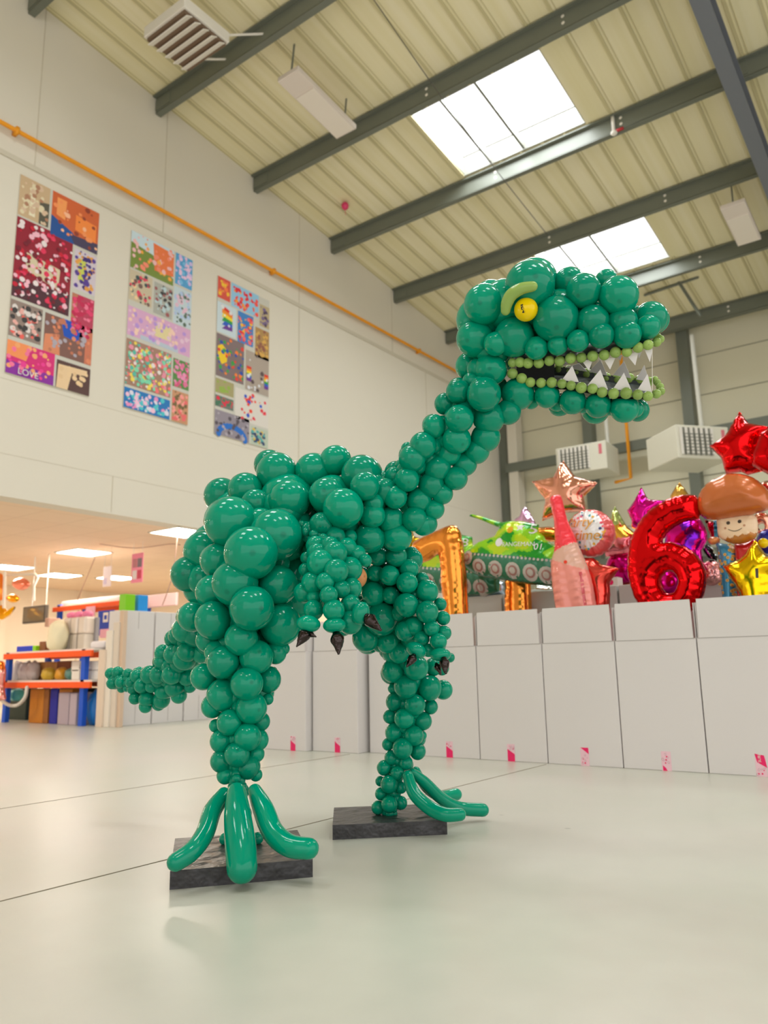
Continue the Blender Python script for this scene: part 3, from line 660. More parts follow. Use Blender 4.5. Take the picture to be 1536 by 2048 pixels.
# tank balloons
K = (800, 1000, 4.8)
TANK = [(600, 560), (640, 490), (760, 400), (910, 345), (960, 270), (850, 222), (760, 185), (665, 155), (692, 135), (800, 160), (900, 195), (985, 215), (1040, 200), (1170, 203), (1330, 235), (1332, 305), (1385, 350), (1400, 385), (1480, 430), (1560, 470), (1600, 580), (1590, 760), (1520, 830), (1250, 812), (1100, 790), (950, 760), (760, 730), (680, 690), (620, 640)]
tm = [film('tank_green', (140, 208, 0)), film('tank_dark_green', (0, 150, 20)), film('track_green', (40, 118, 84)), film('tank_yellow', (186, 214, 0)), film('tank_belly_green', (0, 90, 50))]  # last one: the belly's own darker green, below the track
def tank(dx, dy, Y, label, detail=True):
    off = lambda P: [(x+dx, y+dy) for x, y in P]
    def reg(c):
        # back to crop coordinates through the plane
        d = Vector((c.x, Y, c.y))-CAM; z = d.dot(_f); px = 768+F*d.dot(RV)/z; py = 1024-F*d.dot(UV_)/z
        x, y = (px-800)*4.8-dx, (py-1000)*4.8-dy
        yt = 505+(x-640)*.085
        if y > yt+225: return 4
        if y > yt: return 2
        n = noise.noise(Vector((x/130, y/85, 3.3)))
        return 1 if n > .12 else (3 if n < -.18 else 0)
    o = foil('tank_balloon', label, [crop(*K, off(TANK))], Y, .1, tm, region=reg, smooth=1, step=.014, wr=.35)
    w = lambda x, y: px2w(*K, x+dx, y+dy, Y); s = (onY(801, 1000, Y)-onY(800, 1000, Y)).length/4.8
    wh = [(690, 560, 50), (805, 648, 55), (962, 668, 56), (1130, 686, 57), (1300, 706, 58), (1450, 730, 58)]
    for (x, y, r) in wh: a = w(x, y); art(o, 'road_wheel', Y, film('wheel_grey', (196, 186, 176)), [(a[0], a[1], r*s)])
    for (x, y, r) in wh:
        a = w(x, y); q = art(o, 'wheel_ring', Y, film('wheel_rose', (170, 120, 112)), [(a[0], a[1], r*s*.62)]); q.data.transform(Matrix.Translation((0, -.003, 0)))
        q = art(o, 'wheel_hub', Y, film('wheel_grey', (196, 186, 176)), [(a[0], a[1], r*s*.4)]); q.data.transform(Matrix.Translation((0, -.006, 0)))
    ds = [(*w(x, 520+(x-640)*.085), 9*s) for x in range(660, 1560, 38)]
    art(o, 'track_teeth', Y, film('wheel_grey', (196, 186, 176)), ds)
    if detail:
        a = w(1195, 270); st = [(a[0]+math.sin(k*PI/5)*(34 if k % 2 == 0 else 15)*s, a[1]+math.cos(k*PI/5)*(34 if k % 2 == 0 else 15)*s) for k in range(10)]
        art(o, 'printed_star', Y, CARD, polys=[st])
        a = w(1005, 418); art(o, 'printed_badge', Y, CARD, [(a[0], a[1], 30*s)])
        b_ = w(1105, 298); art(o, 'printed_spot', Y, film('spot_orange', (226, 170, 20)), [(b_[0], b_[1], 24*s)])
        a = w(1306, 292); art(o, 'n', Y, CARD, texts=[('5', a[0], a[1], 95*s, -.1)])
        a = w(1375, 462); art(o, 'n', Y, CARD, texts=[('01', a[0], a[1], 62*s, -.08)])
        a = w(1190, 440); art(o, 'n', Y, CARD, texts=[('RANGEMAN', a[0], a[1], 43*s, -.08)])
    else:
        a = w(1300, 300); art(o, 'n', Y, CARD, texts=[('8', a[0], a[1], 85*s, -.1)])
    return o
tank(0, 0, 5.05, 'green camouflage tank balloon with the number 5 on its turret')
tank(-640, 118, 5.34, 'second green tank balloon half hidden behind the orange 7', False)
# low foils on the back row
def crumple(name, label, P, Y, m, thick=.05):
    return foil(name, label, [P], Y, thick, m, smooth=1, wr=1.2, wn=20)
crumple('foil_bundle', 'crumpled silver blue foil lying right of the orange 7', crop(*K, [(640, 880), (740, 840), (840, 880), (940, 770), (1000, 790), (1010, 940), (860, 965), (650, 980)]), 5.5, foilmat('ice_blue', (190, 208, 226), bump=1, bscale=9))
crumple('foil_bundle', 'crumpled blue and white foil behind the champagne bottle', crop(*K, [(1240, 835), (1330, 810), (1460, 830), (1500, 915), (1240, 920)]), 5.6, foilmat('ice_white', (206, 214, 210), bump=1, bscale=9))
starfoil('star_balloon', 'dull gold star balloon peeking from behind the neck', crop(*K, star(70, 400, 175, 80, 12)), 5.55, .05, foilmat('old_gold', (206, 160, 30)))
starfoil('star_balloon', 'pale lilac pink star tip above the tank turret', crop(*K, [(1095, 190), (1150, 150), (1180, 80), (1200, 68), (1225, 90), (1262, 150), (1300, 215), (1290, 320), (1090, 320)]), 5.6, .05, foilmat('lilac', (232, 184, 226)))
# rose gold star
K3 = (1040, 900, 5.908)
starfoil('star_balloon', 'rose gold star balloon high above the champagne bottle', crop(*K3, [(512, 125), (650, 310), (915, 388), (752, 560), (780, 725), (540, 745), (260, 842), (305, 600), (140, 372), (405, 315)]), 5.25, .1, ROSE, wr=.6)
for o in [x for x in bpy.data.objects if x.get('label', '').startswith(('dull gold star', 'pale lilac'))]:
    vs = [v.co for v in o.data.vertices]; b0 = min(vs, key=lambda c: c.z); zf = 0.0 if 'dull' in o['label'] else 1.132
    bm = bmesh.new(); tube(bm, [b0+Vector((0, 0, .01)), Vector((b0.x, b0.y, zf))], .002, straight=True, seg=5); obj('ribbon', bm, WHITE, o)
# champagne bottle
def botreg(c):
    d = Vector((c.x, 4.86, c.y))-CAM; z = d.dot(_f); x = (768+F*d.dot(RV)/z-1040)*5.908; y = (1024-F*d.dot(UV_)/z-900)*5.908
    if y < 1225-(x-400)*.48: return 0
    if y < 1300+(x-400)*.3: return 1
    return 2
bo = foil('bottle_balloon', 'pink champagne bottle balloon with red neck', [crop(*K3, [(365, 555), (440, 528), (485, 545), (512, 640), (560, 830), (640, 1000), (700, 1150), (790, 1350), (860, 1600), (900, 1850), (905, 2200), (430, 2200), (420, 1850), (385, 1600), (368, 1400), (378, 1280), (405, 1200), (415, 1000), (398, 800), (358, 620)])],
          4.86, .075, [film('neck_red', (250, 56, 70)), film('label_blush', (228, 178, 158)), film('label_salmon', (242, 148, 134))], region=botreg, smooth=2, wr=.5, step=.011)
w3 = lambda x, y, Y: px2w(*K3, x, y, Y)
art(bo, 'dark_stripe', 4.86, film('stripe_rose', (206, 84, 90)), polys=[[w3(*q, 4.86) for q in P] for P in ([(735, 1450), (765, 1445), (790, 1560), (758, 1570)], [(760, 1585), (790, 1575), (808, 1700), (778, 1710)], [(780, 1720), (808, 1710), (830, 1835), (800, 1840)])])
art(bo, 'red_seal', 4.86, film('seal_red', (236, 60, 30)), [(*w3(590, 1335, 4.86), .012)])
# round party balloon
circ = lambda cx, cy, r, n=22, sy=1: [(cx+math.cos(2*PI*k/n)*r, cy+math.sin(2*PI*k/n)*r*sy) for k in range(n)]
pb = foil('round_balloon', 'round white balloon with the gold words Party time!', [crop(*K3, circ(840, 985, 285))], 5.02, .1, [film('round_pink', (226, 96, 96)), film('round_white', (240, 236, 236))],
          region=lambda c: 1 if (Vector(c)-Vector(w3(815, 960, 5.02))).length < .130*1.0 else 0, smooth=1, step=.008, wr=.6)
GOLDP = mat('gold_print', (222, 160, 60), rough=.35, metal=.5)
s3 = (onY(1200, 1000, 5.02)-onY(1201, 1000, 5.02)).length/5.908
for tx, x, y in (('Party', 760, 880), ('time!', 890, 1030)):
    a = w3(x, y, 5.02); me = text_mesh(tx, 165*s3); me.transform(Matrix.Shear('XZ', 4, (.0, .0)) if False else Matrix.Identity(4))
    for v in me.vertices: v.co.x += v.co.y*.25
    me.transform(Matrix.Translation((a[0], 5.02, a[1])) @ Matrix.Rotation(PI/2, 4, 'X') @ Matrix.Rotation(-.08, 4, 'Z')); drape(me, pb, .012); link('lettering', me, pb, GOLDP)
rnd = random.Random(3)
for nm, c in (('confetti_gold', (236, 180, 60)), ('confetti_teal', (60, 170, 180)), ('confetti_pink', (236, 90, 110)), ('confetti_navy', (60, 70, 130))):
    ds = []
    for k in range(7):
        a = rnd.uniform(0, 2*PI); r = rnd.uniform(150, 225); q = w3(815+math.cos(a)*r, 965+math.sin(a)*r, 5.02); ds.append((q[0], q[1], rnd.uniform(8, 17)*s3))
    art(pb, 'confetti_print', 5.02, mat(nm, c, rough=.4), ds)['kind'] = 'stuff'
starfoil('star_balloon', 'coral red star balloon right of the champagne bottle', crop(*K3, [(700, 1270), (870, 1275), (960, 1350), (1180, 1400), (1060, 1560), (1065, 1700), (1060, 2150), (880, 2150), (850, 1700), (720, 1500)]), 4.97, .07, CORAL, wr=.5)
def rainreg(c):
    z = c.y; a = w3(1100, 900, 5.55)[1]; b_ = w3(1100, 1060, 5.55)[1]
    return 0 if z > a else (1 if z > b_ else 2)
foil('star_balloon', 'pastel rainbow star balloon behind the round party balloon', [crop(*K3, [(1120, 660), (1190, 780), (1260, 900), (1380, 1000), (1360, 1180), (1250, 1250), (1010, 1260), (1000, 1000), (1060, 820)])], 5.55, .07,
     [foilmat('pale_green', (206, 222, 140)), foilmat('orange_soft', (244, 180, 70)), foilmat('pink_soft', (240, 130, 140))], region=rainreg, smooth=1)
foil('round_balloon', 'round magenta foil balloon left of the red number 6', [crop(*K3, circ(1215, 1390, 200))], 5.62, .09, foilmat('deep_magenta', (200, 10, 120)), smooth=1)
bm = bmesh.new(); a = onY(1228, 1182, 5.5); bx(bm, -.05, .05, -.05, .05, 0, .07); disc(bm, (-.0, -.051, .035), (0, -1, 0), .02, 10, 1); o = obj('gift_box', bm, [WHITE, MAG]); o.location = (a.x, 5.5, 1.13); tag(o, 'small white box with magenta dot beside the coral star', 'box')
bm = bmesh.new(); a = onY(1248, 1180, 5.7); bx(bm, -.08, .08, -.05, .05, 0, .06); o = obj('gift_box', bm, mat('orange_box', (206, 96, 40))); o.location = (a.x+.03, 5.72, 1.13); tag(o, 'small orange box left of the red number 6', 'box')
# hot pink star, small gold star
K8 = (1240, 800, 4.655)
starfoil('star_balloon', 'hot pink star balloon behind the top of the red 6', crop(*K8, [(200, 812), (262, 925), (430, 935), (330, 1080), (360, 1260), (215, 1230), (110, 1190), (105, 1120), (65, 1035), (140, 925)]), 5.45, .07, MAGF, wr=.5)
starfoil('star_balloon', 'small pale gold star tip above the red number 6', crop(*K8, [(468, 893), (515, 810), (555, 768), (600, 820), (642, 885), (630, 1000), (480, 1000)]), 5.6, .05, foilmat('pale_gold', (238, 184, 90)))
for o in [x for x in bpy.data.objects if x.get('label', '').startswith(('small pale gold star',))]:
    b0 = min([v.co for v in o.data.vertices], key=lambda c: c.z); bm = bmesh.new(); tube(bm, [b0+Vector((0, 0, .01)), Vector((b0.x, b0.y, 1.132))], .002, straight=True, seg=5); obj('ribbon', bm, WHITE, o)
# red 6
six = [(712, 890), (600, 882), (480, 912), (370, 965), (260, 1045), (175, 1150), (110, 1290), (78, 1450), (80, 1620), (110, 1760), (170, 1900), (300, 2010), (480, 2040), (650, 1980), (760, 1860), (803, 1720), (795, 1580), (725, 1450), (610, 1360), (480, 1318), (395, 1330), (430, 1250), (510, 1180), (620, 1130), (735, 1110), (740, 1000)]
hole = [(465, 1595), (395, 1640), (385, 1720), (430, 1790), (500, 1790), (540, 1710), (525, 1635)]
foil('number_balloon', 'large shiny red foil number 6 balloon', [crop(*K8, six), crop(*K8, hole)], 4.9, .085, REDF, smooth=2, step=.013, wr=.7, wmax=.085)
foil('octopus_balloon', 'magenta and purple foil balloon seen through the red 6', [crop(*K8, [(420, 1250), (480, 1180), (600, 1110), (720, 1090), (790, 1180), (815, 1300), (760, 1400), (780, 1540), (700, 1600), (540, 1560), (430, 1420)])], 5.2, .07, [MAGF, PURF], region=lambda c: 1 if noise.noise(Vector((c.x*9, c.y*9, 1))) > .2 else 0, smooth=2)
foil('round_balloon', 'small magenta balloon showing through the hole of the red 6', [crop(*K8, circ(460, 1690, 130))], 5.3, .06, MAGF, smooth=1)
# brown cap character balloon
BR = film('hair_brown', (196, 104, 48)); SKIN = mat('face_tan', (244, 212, 176), rough=.3); BEARD = film('beard_brown', (190, 120, 44))
fig = thing('figure_balloon', 'smiling figure balloon with huge brown cap of hair', 'foil balloon', onY(1470, 1300, 5.0))
fig.location.z = .73
cap = keep(obj('hair_cap', foil_mesh([crop(*K8, [(715, 960), (760, 830), (860, 745), (980, 692), (1110, 684), (1240, 722), (1330, 790), (1400, 880), (1400, 1000), (1300, 1052), (1100, 1085), (920, 1115), (790, 1105), (722, 1030)])], 4.93, .1, smooth=2, wr=.35), BR, fig, True), fig)
face = obj('face', foil_mesh([crop(*K8, [(915, 1085), (1080, 1060), (1240, 1062), (1285, 1150), (1272, 1270), (1200, 1320), (1100, 1342), (1000, 1325), (920, 1270), (905, 1180)])], 4.96, .045, smooth=2, step=.007, region=lambda c: 1 if c.y < px2w(*K8, 1090, 1262, 4.96)[1] - .012*abs(math.sin((c.x+.01)*75)) + (c.x-px2w(*K8, 1090, 1262, 4.96)[0])*.12 else 0), [SKIN, BEARD], None, True)
w8 = lambda x, y, Y: px2w(*K8, x, y, Y); INK = mat('ink_brown', (60, 44, 30), rough=.4); CHK = mat('cheek_tan', (196, 140, 106), rough=.4); s8 = (onY(1400, 1000, 5)-onY(1401, 1000, 5)).length/4.655
arts = [art(face, 'eye', 4.99, INK, [(*w8(1036, 1160, 4.99), 17*s8)]), art(face, 'eye', 4.99, INK, [(*w8(1140, 1146, 4.99), 17*s8)]), art(face, 'cheek', 4.99, CHK, [(*w8(1008, 1208, 4.99), 11*s8)]), art(face, 'cheek', 4.99, CHK, [(*w8(1184, 1182, 4.99), 11*s8)])]
mp = []
for k in range(9):
    x = 1035+k*16; y = 1218+22*math.sin(PI*k/8) - k*1.2; mp.append((x, y))
arts.append(art(face, 'mouth', 4.99, INK, polys=[[w8(a[0], a[1]-3, 4.99), w8(b_[0], b_[1]-3, 4.99), w8(b_[0], b_[1]+3, 4.99), w8(a[0], a[1]+3, 4.99)] for a, b_ in zip(mp, mp[1:])]))
keep(face, fig); face.parent = fig
for a in arts: keep(a, fig)
keep(obj('hand', foil_mesh([crop(*K8, [(815, 1305), (850, 1275), (905, 1275), (935, 1300), (905, 1335), (850, 1348)])], 4.97, .03, smooth=2), film('hand_tan', (226, 140, 80)), fig, True), fig)
keep(obj('red_shirt', foil_mesh([crop(*K8, [(1060, 1340), (1160, 1325), (1260, 1290), (1330, 1400), (1330, 2050), (1110, 2050), (1080, 1700), (1070, 1480)])], 5.02, .06, smooth=1), film('shirt_red', (200, 24, 30)), fig, True), fig)
# blue daisy number 1
db = foil('number_balloon', 'tall blue balloon printed with small daisies behind the gold star', [crop(*K8, [(868, 1125), (905, 1120), (915, 1330), (1030, 1345), (1110, 1400), (1105, 1600), (1090, 1820), (1090, 2080), (955, 2080), (950, 1820), (925, 1600), (910, 1400), (880, 1300)])], 5.06, .06, film('daisy_blue', (56, 150, 196)), smooth=1)
rnd = random.Random(5); ds = []; dc = []
for k in range(34):
    x = rnd.uniform(930, 1080); y = 1350+k*14; q = w8(x, y, 5.06); ds.append((q[0], q[1], 15*s8)); dc.append((q[0], q[1], 6*s8))
art(db, 'daisy_print', 5.06, mat('daisy_yellow', (232, 196, 90), rough=.4), ds); q = art(db, 'daisy_centre', 5.06, mat('daisy_orange', (214, 110, 60), rough=.4), dc); q.data.transform(Matrix.Translation((0, -.001, 0)))
# gold star front right
gs = starfoil('star_balloon', 'bright gold star balloon at the lower right on the cartons', crop(*K8, [(1258, 1305), (1360, 1440), (1560, 1490), (1440, 1640), (1480, 2050), (1130, 2050), (1118, 1810), (1050, 1700), (955, 1545), (1130, 1470)]), 4.85, .09, GOLD, wr=.6)
art(gs, 'black_tab', 4.85, mat('tab_black', (70, 60, 50)), polys=[[w8(*p, 4.85) for p in ((1290, 1580), (1318, 1578), (1322, 1668), (1296, 1668))]])
# big red stars
starfoil('star_balloon', 'big red star balloon at the top right above the brown cap', crop(*K8, [(1112, 105), (1195, 215), (1400, 250), (1300, 430), (1420, 640), (1225, 690), (1190, 700), (1130, 672), (985, 690), (940, 540), (830, 432), (985, 330)]), 5.1, .1, REDF, wr=.6)
starfoil('star_balloon', 'second red star balloon cut off by the right photo edge', crop(*K8, [(1225, 500), (1290, 330), (1400, 250), (1560, 300), (1650, 500), (1560, 760), (1390, 700), (1225, 610)]), 4.98, .1, foilmat('red_two', (214, 6, 14)), wr=.8)
foil('round_balloon', 'pale rose foil balloon just right of the brown cap', [crop(*K8, circ(1375, 860, 110))], 5.25, .06, ROSE, smooth=1)
foil('number_balloon', 'pale silver pink foil balloon behind the smiling face', [crop(*K8, [(1250, 1070), (1345, 1045), (1400, 1100), (1400, 1230), (1320, 1262), (1262, 1215)]), crop(*K8, [(1290, 1165), (1335, 1150), (1345, 1195), (1300, 1205)])], 5.25, .04, ROSE, smooth=2)
foil('round_balloon', 'blue foil balloon with a yellow ball at the right photo edge', [crop(*K8, circ(1385, 1320, 120))], 5.12, .05, film('royal_blue', (16, 40, 160)), smooth=1)
bm = bmesh.new(); a = onY(*crop(*K8, [(1335, 1332)])[0], 5.02); isph(bm, (0, 0, 0), .03, 3); o = obj('yellow_pompom', bm, YEL, None, True); o.location = a; tag(o, 'small yellow ball balloon on the blue foil balloon', 'balloon')
foil('foil_bundle', 'black and white striped foil beside the blue daisy balloon', [crop(*K8, [(765, 1400), (800, 1335), (870, 1380), (915, 1440), (905, 1500), (820, 1480)])], 5.3, .04, [foilmat('black', (30, 30, 34)), SILV], region=lambda c: 1 if math.sin(c.x*160+c.y*90) > .7 else 0, smooth=1, step=.01)
foil('rosette_balloon', 'pale pink rosette balloon right of the red number 6', [crop(*K8, circ(850, 1610, 115, sy=1.05))], 5.28, .06, foilmat('blush', (240, 170, 166), bump=1.0, bscale=22), smooth=1)
foil('number_balloon', 'dark red foil balloon hidden behind the daisy balloon', [crop(*K8, [(790, 1120), (900, 1130), (930, 1330), (860, 1330)])], 5.3, .04, foilmat('wine', (170, 10, 40)), smooth=1)

# ------------------------------------------------------------------ the balloon dinosaur
DINO = thing('balloon_dinosaur', 'huge green balloon dinosaur with open toothed jaws standing on two black bases', 'balloon sculpture', (-1.93, 2.2, 0))
DM = Matrix.Translation(-Vector(DINO.location))
def ball_template():
    bm = bmesh.new(); bmesh.ops.create_uvsphere(bm, u_segments=28, v_segments=18, radius=1)
    for v in bm.verts:
        z = v.co.z
        if z > .0: k = 1-.03*z*z; v.co.x *= k; v.co.y *= k
        if z > .999: v.co.z = .985
    me = bpy.data.meshes.new('balloon'); bm.to_mesh(me); bm.free(); me.polygons.foreach_set('use_smooth', [True]*len(me.polygons)); return me
TEMPL = {}
def ball(name, p, r, out, m, parent, sq=(1, 1), label=None):
    if m.name not in TEMPL: TEMPL[m.name] = ball_template(); TEMPL[m.name].materials.append(m)
    o = bpy.data.objects.new(name, TEMPL[m.name]); COL.objects.link(o); o.parent = parent
    q = Vector(out).to_track_quat('Z', 'Y')
    o.matrix_basis = Matrix.Translation(Vector(p)-Vector(DINO.location)) @ q.to_matrix().to_4x4() @ Matrix.Diagonal((r*sq[0], r*sq[0], r*sq[1], 1))
    return o
rg = random.Random(11)
def jit(v, a=.5):
    return (Vector(v).normalized()+Vector((rg.uniform(-a, a), rg.uniform(-a, a), rg.uniform(-a, a)))).normalized()
def axis_of(A, px, py):
    best = None
    for (x1, y1, d1, r1), (x2, y2, d2, r2) in zip(A, A[1:]):
        vx, vy = x2-x1, y2-y1; t = max(0, min(1, ((px-x1)*vx+(py-y1)*vy)/(vx*vx+vy*vy))); ax, ay = x1+vx*t, y1+vy*t
        d = math.hypot(px-ax, py-ay)
        if best is None or d < best[0]: best = (d, ax, ay, d1+(d2-d1)*t, r1+(r2-r1)*t)
    return best
def part(name, A, balls, K, bname, core=.75, twins=True, fill=()):
    """balls in crop coordinates (x,y,r[,'b' behind | depth shift]); A axis (px,py,distance,ring radius m)"""
    bm = bmesh.new()
    PP = [(U(x, y, d), r) for x, y, d, r in A]
    for (a, ra), (b2, rb) in zip(PP, PP[1:]):
        n_ = max(1, int((b2-a).length/(max(ra, rb)*.55)))
        for i in range(n_):
            c = a.lerp(b2, (i+.5)/n_); rr = ra+(rb-ra)*(i+.5)/n_; ax_ = (b2-a).normalized(); o1 = ax_.orthogonal().normalized(); ph = i*.8
            for k_ in range(4):
                q = o1.copy(); q.rotate(Matrix.Rotation(ph+k_*PI/2, 3, ax_)); isph(bm, c+q*rr*.42*core/.75, rr*.5*core/.75, 3)
    for (x, y, D, r) in fill: isph(bm, U(x, y, D), r, 3)
    res = []
    for b in balls:
        x, y, r = K[0]+b[0]/K[2], K[1]+b[1]/K[2], b[2]/K[2]
        fl = b[3] if len(b) > 3 else 0
        d, ax, ay, D, R = axis_of(A, x, y)
        pa = U(ax, ay, D); dm = d*mpp(pa); off = math.sqrt(max(0, R*R-dm*dm))
        if fl == 'b': DD = D+off*.9+.01
        else: DD = D-off-(fl if isinstance(fl, (int, float)) else 0)
        p = U(x, y, DD); rm = r*mpp(p); out = (p-pa).normalized() if (p-pa).length > .01 else -ray(x, y).normalized()
        res.append((p, rm*1.05, out, fl))
        if twins and fl != 'b' and off > R*.35:
            q = U(x+rg.uniform(-6, 6), y+rg.uniform(-6, 6), D+off); isph(bm, q, rm*1.0, 3)
    bmesh.ops.transform(bm, matrix=DM, verts=bm.verts)
    P = obj(name, bm, GREEN, DINO, True)
    for (p, rm, out, fl) in res: ball(bname, p, rm, jit(out, .35), GREEN, P, sq=(1, rg.uniform(.93, 1.0)))
    return P
KB = (320, 870, 3.2); KA = (560, 1000, 4.042); KF = (640, 1280, 4.267); KL = (190, 1180, 3.572); KN = (760, 760, 4.518); KH = (880, 500, 3.072)
# torso
A_body = [(400, 1190, 3.15, .13), (455, 1080, 3.04, .17), (540, 1040, 2.95, .20), (640, 1040, 2.86, .19), (725, 1010, 2.8, .12)]
torso = part('torso', A_body, [
 (700, 190, 95, 'b'), (748, 240, 125), (983, 228, 115), (1122, 165, 100, 'b'), (1290, 255, 125), (1260, 185, 50, 'b'),
 (395, 385, 110), (545, 350, 108), (612, 438, 90, .02), (828, 415, 130), (1068, 385, 112), (1172, 470, 126, .04), (1310, 327, 90, .05),
 (340, 690, 75, 'b'), (185, 890, 112), (270, 920, 95), (950, 620, 66), (1030, 570, 72, .03), (1115, 650, 68, .03), (1215, 650, 45), (1335, 660, 92, .02),
 (840, 880, 112, -.03), (1000, 760, 95, -.1), (1180, 800, 100, -.12), (1290, 900, 90, -.14), (1100, 950, 100, -.15), (950, 1100, 100, -.16)], KB, 'body_balloon', core=.8)
ball('peach_balloon', U(560+610/4.042, 1000+625/4.042, 2.72), 95/4.042*mpp(U(711, 1155, 2.72)), (1, 0, 0), PEACH, DINO)['label'] = 'tan balloon tucked behind the near arm'
# near leg with thigh
A_nl = [(590, 1010, 2.78, .10), (520, 1090, 2.76, .14), (480, 1190, 2.72, .13), (478, 1270, 2.68, .085), (479, 1360, 2.66, .062), (480, 1450, 2.65, .048), (474, 1540, 2.65, .035), (476, 1660, 2.66, .03)]
thB = [(455, 560, 163, .01), (742, 640, 162), (370, 805, 110, -.03), (330, 1000, 102, -.03), (582, 757, 166, .05), (480, 950, 143, .02), (755, 960, 124, .0), (205, 1165, 92, 'b'), (340, 1187, 120, .02), (588, 1108, 138, .06), (772, 1215, 132, .02), (520, 1305, 104, .01)]
toL = [((x/3.2+320-190)*3.572, (y/3.2+870-1180)*3.572, r/3.2*3.572, *k) for x, y, r, *k in thB]
near_leg = part('leg', A_nl, toL + [
 (800, 360, 80, 'b'), (868, 440, 84), (1350, 420, 42, 'b'), (1290, 450, 78, 'b'), (915, 515, 114, .02), (1152, 478, 117, .015), (775, 620, 92, -.02), (1240, 640, 92, 'b'), (1275, 580, 30, 'b'),
 (1085, 670, 113, .02), (840, 830, 82, 'b'), (912, 752, 114), (1117, 842, 110), (1235, 780, 40, 'b'), (960, 945, 90), (1185, 940, 66, 'b'), (860, 970, 45, 'b'), (1090, 1050, 96), (905, 1080, 82), (1160, 1070, 78, 'b'),
 (1150, 1170, 60, 'b'), (1015, 1175, 87), (905, 1222, 80), (1097, 1262, 86), (1150, 1320, 45, 'b'), (930, 1325, 60), (1010, 1345, 30),
 (930, 1780, 42, -.03), (1160, 1775, 42, -.03), (1040, 1440, 60, 'b'), (1000, 1520, 60, 'b'), (1060, 1600, 60, 'b'), (1030, 1690, 60, 'b')], KL, 'leg_balloon', fill=((582, 1200, 2.9, .085), (590, 1150, 2.95, .09), (538, 1268, 2.74, .055), (522, 1385, 2.7, .045), (455, 1340, 2.7, .05), (500, 1320, 2.7, .05)))
# tail
A_tl = [(450, 1230, 3.05, .13), (395, 1280, 3.16, .085), (345, 1340, 3.28, .06), (300, 1368, 3.38, .045), (250, 1362, 3.45, .026), (222, 1357, 3.5, .022)]
tail = part('tail', A_tl, [
 (112, 595, 40), (125, 668, 42), (162, 590, 43), (184, 660, 40), (190, 705, 30, 'b'), (228, 700, 28), (235, 600, 38), (315, 582, 34, 'b'), (255, 660, 38), (300, 617, 49), (270, 705, 40), (335, 684, 53, .01), (285, 775, 43),
 (360, 835, 45, 'b'), (370, 777, 57), (392, 607, 66), (455, 607, 64), (550, 603, 70), (402, 690, 44), (455, 820, 45, 'b'), (475, 785, 60), (490, 722, 62), (570, 692, 72), (600, 755, 56, 'b'), (655, 622, 62, .01), (680, 690, 45, 'b'),
 (485, 450, 60, 'b'), (480, 510, 58), (560, 460, 68), (640, 490, 82), (660, 440, 72, .01), (760, 450, 72, -.02), (555, 345, 60, 'b'), (590, 325, 66), (650, 285, 95), (690, 195, 100), (760, 330, 70, 'b')], KL, 'tail_balloon', core=.8)
# neck
A_nk = [(730, 1010, 2.80, .10), (790, 970, 2.76, .068), (860, 900, 2.70, .058), (920, 830, 2.66, .06), (965, 760, 2.62, .07), (985, 690, 2.60, .08)]
KNb = [(x/4.042+560, y/4.042+1000, r/4.042, *k) for x, y, r, *k in [(745, 125, 103), (895, 160, 105, .02), (1090, 150, 96), (1190, 195, 82, 'b'), (945, 300, 122), (740, 315, 112, .02)]]
neckb = [((x-760)*4.518, (y-760)*4.518, r*4.518, *k) for x, y, r, *k in KNb]
neck = part('neck', A_nk, neckb + [
 (705, 105, 108), (940, 130, 152, .01), (590, 215, 98), (718, 350, 124, .01), (985, 345, 145), (1160, 290, 112, 'b'), (488, 420, 106), (692, 540, 127), (955, 520, 130, -.02), (388, 592, 120), (620, 665, 114, -.01), (875, 640, 118, -.03),
 (250, 620, 60, 'b'), (290, 710, 118), (520, 800, 120), (765, 760, 112, -.04), (140, 830, 96, 'b'), (245, 900, 106), (465, 950, 118), (685, 890, 105, 'b'), (140, 1060, 102), (40, 1000, 112, -.02), (355, 1085, 117), (565, 1030, 95, 'b'), (105, 1258, 112, .02),
 (490, 1170, 92, 'b'), (312, 1255, 112, .01), (395, 1310, 98, 'b'), (40, 880, 60, 'b'), (-60, 930, 90, -.02), (-180, 900, 100, -.02), (-60, 1110, 90)], KN, 'neck_balloon')
# near arm
A_na = [(600, 1050, 2.7, .05), (650, 1090, 2.6, .06), (655, 1150, 2.55, .065), (662, 1195, 2.50, .05), (668, 1230, 2.47, .045)]
near_arm = part('arm', A_na, [
 (290, 370, 78), (405, 370, 74), (545, 385, 78), (620, 440, 74, -.02), (690, 490, 52, 'b'), (445, 430, 96, .02), (300, 435, 84), (215, 470, 50, 'b'), (325, 510, 107, .02), (205, 565, 55, -.02), (455, 575, 97, .03), (565, 560, 98),
 (265, 668, 90), (190, 750, 80, 'b'), (365, 660, 73, .02), (495, 720, 72), (580, 715, 84, 'b'), (275, 785, 60), (395, 768, 72, .02), (570, 845, 80), (570, 985, 100, 'b'), (270, 890, 80), (435, 892, 86)], KA, 'arm_balloon', core=.45)
def claw(parent, x1, y1, x2, y2, w, D, wob=0):
    """crumpled black foil cone from finger to tip"""
    a = U(560+x1/4.042, 1000+y1/4.042, D); b = U(560+x2/4.042, 1000+y2/4.042, D-.02); r = w/4.042*mpp(a); bm = bmesh.new()
    pts = [a.lerp(b, t) + Vector((0, 0, -.004*math.sin(t*PI)*wob)) for t in (0, .2, .5, .8, 1)]
    tube(bm, pts, [r*.62, r, r*.8, r*.42, r*.2], seg=16, n=4)
    for v in bm.verts:
        n = noise.noise(v.co*90); v.co += Vector((n, noise.noise(v.co*90+Vector((5, 0, 0))), 0))*r*.14
    bmesh.ops.transform(bm, matrix=DM, verts=bm.verts); obj('claw', bm, BLACKFOIL, parent, True)
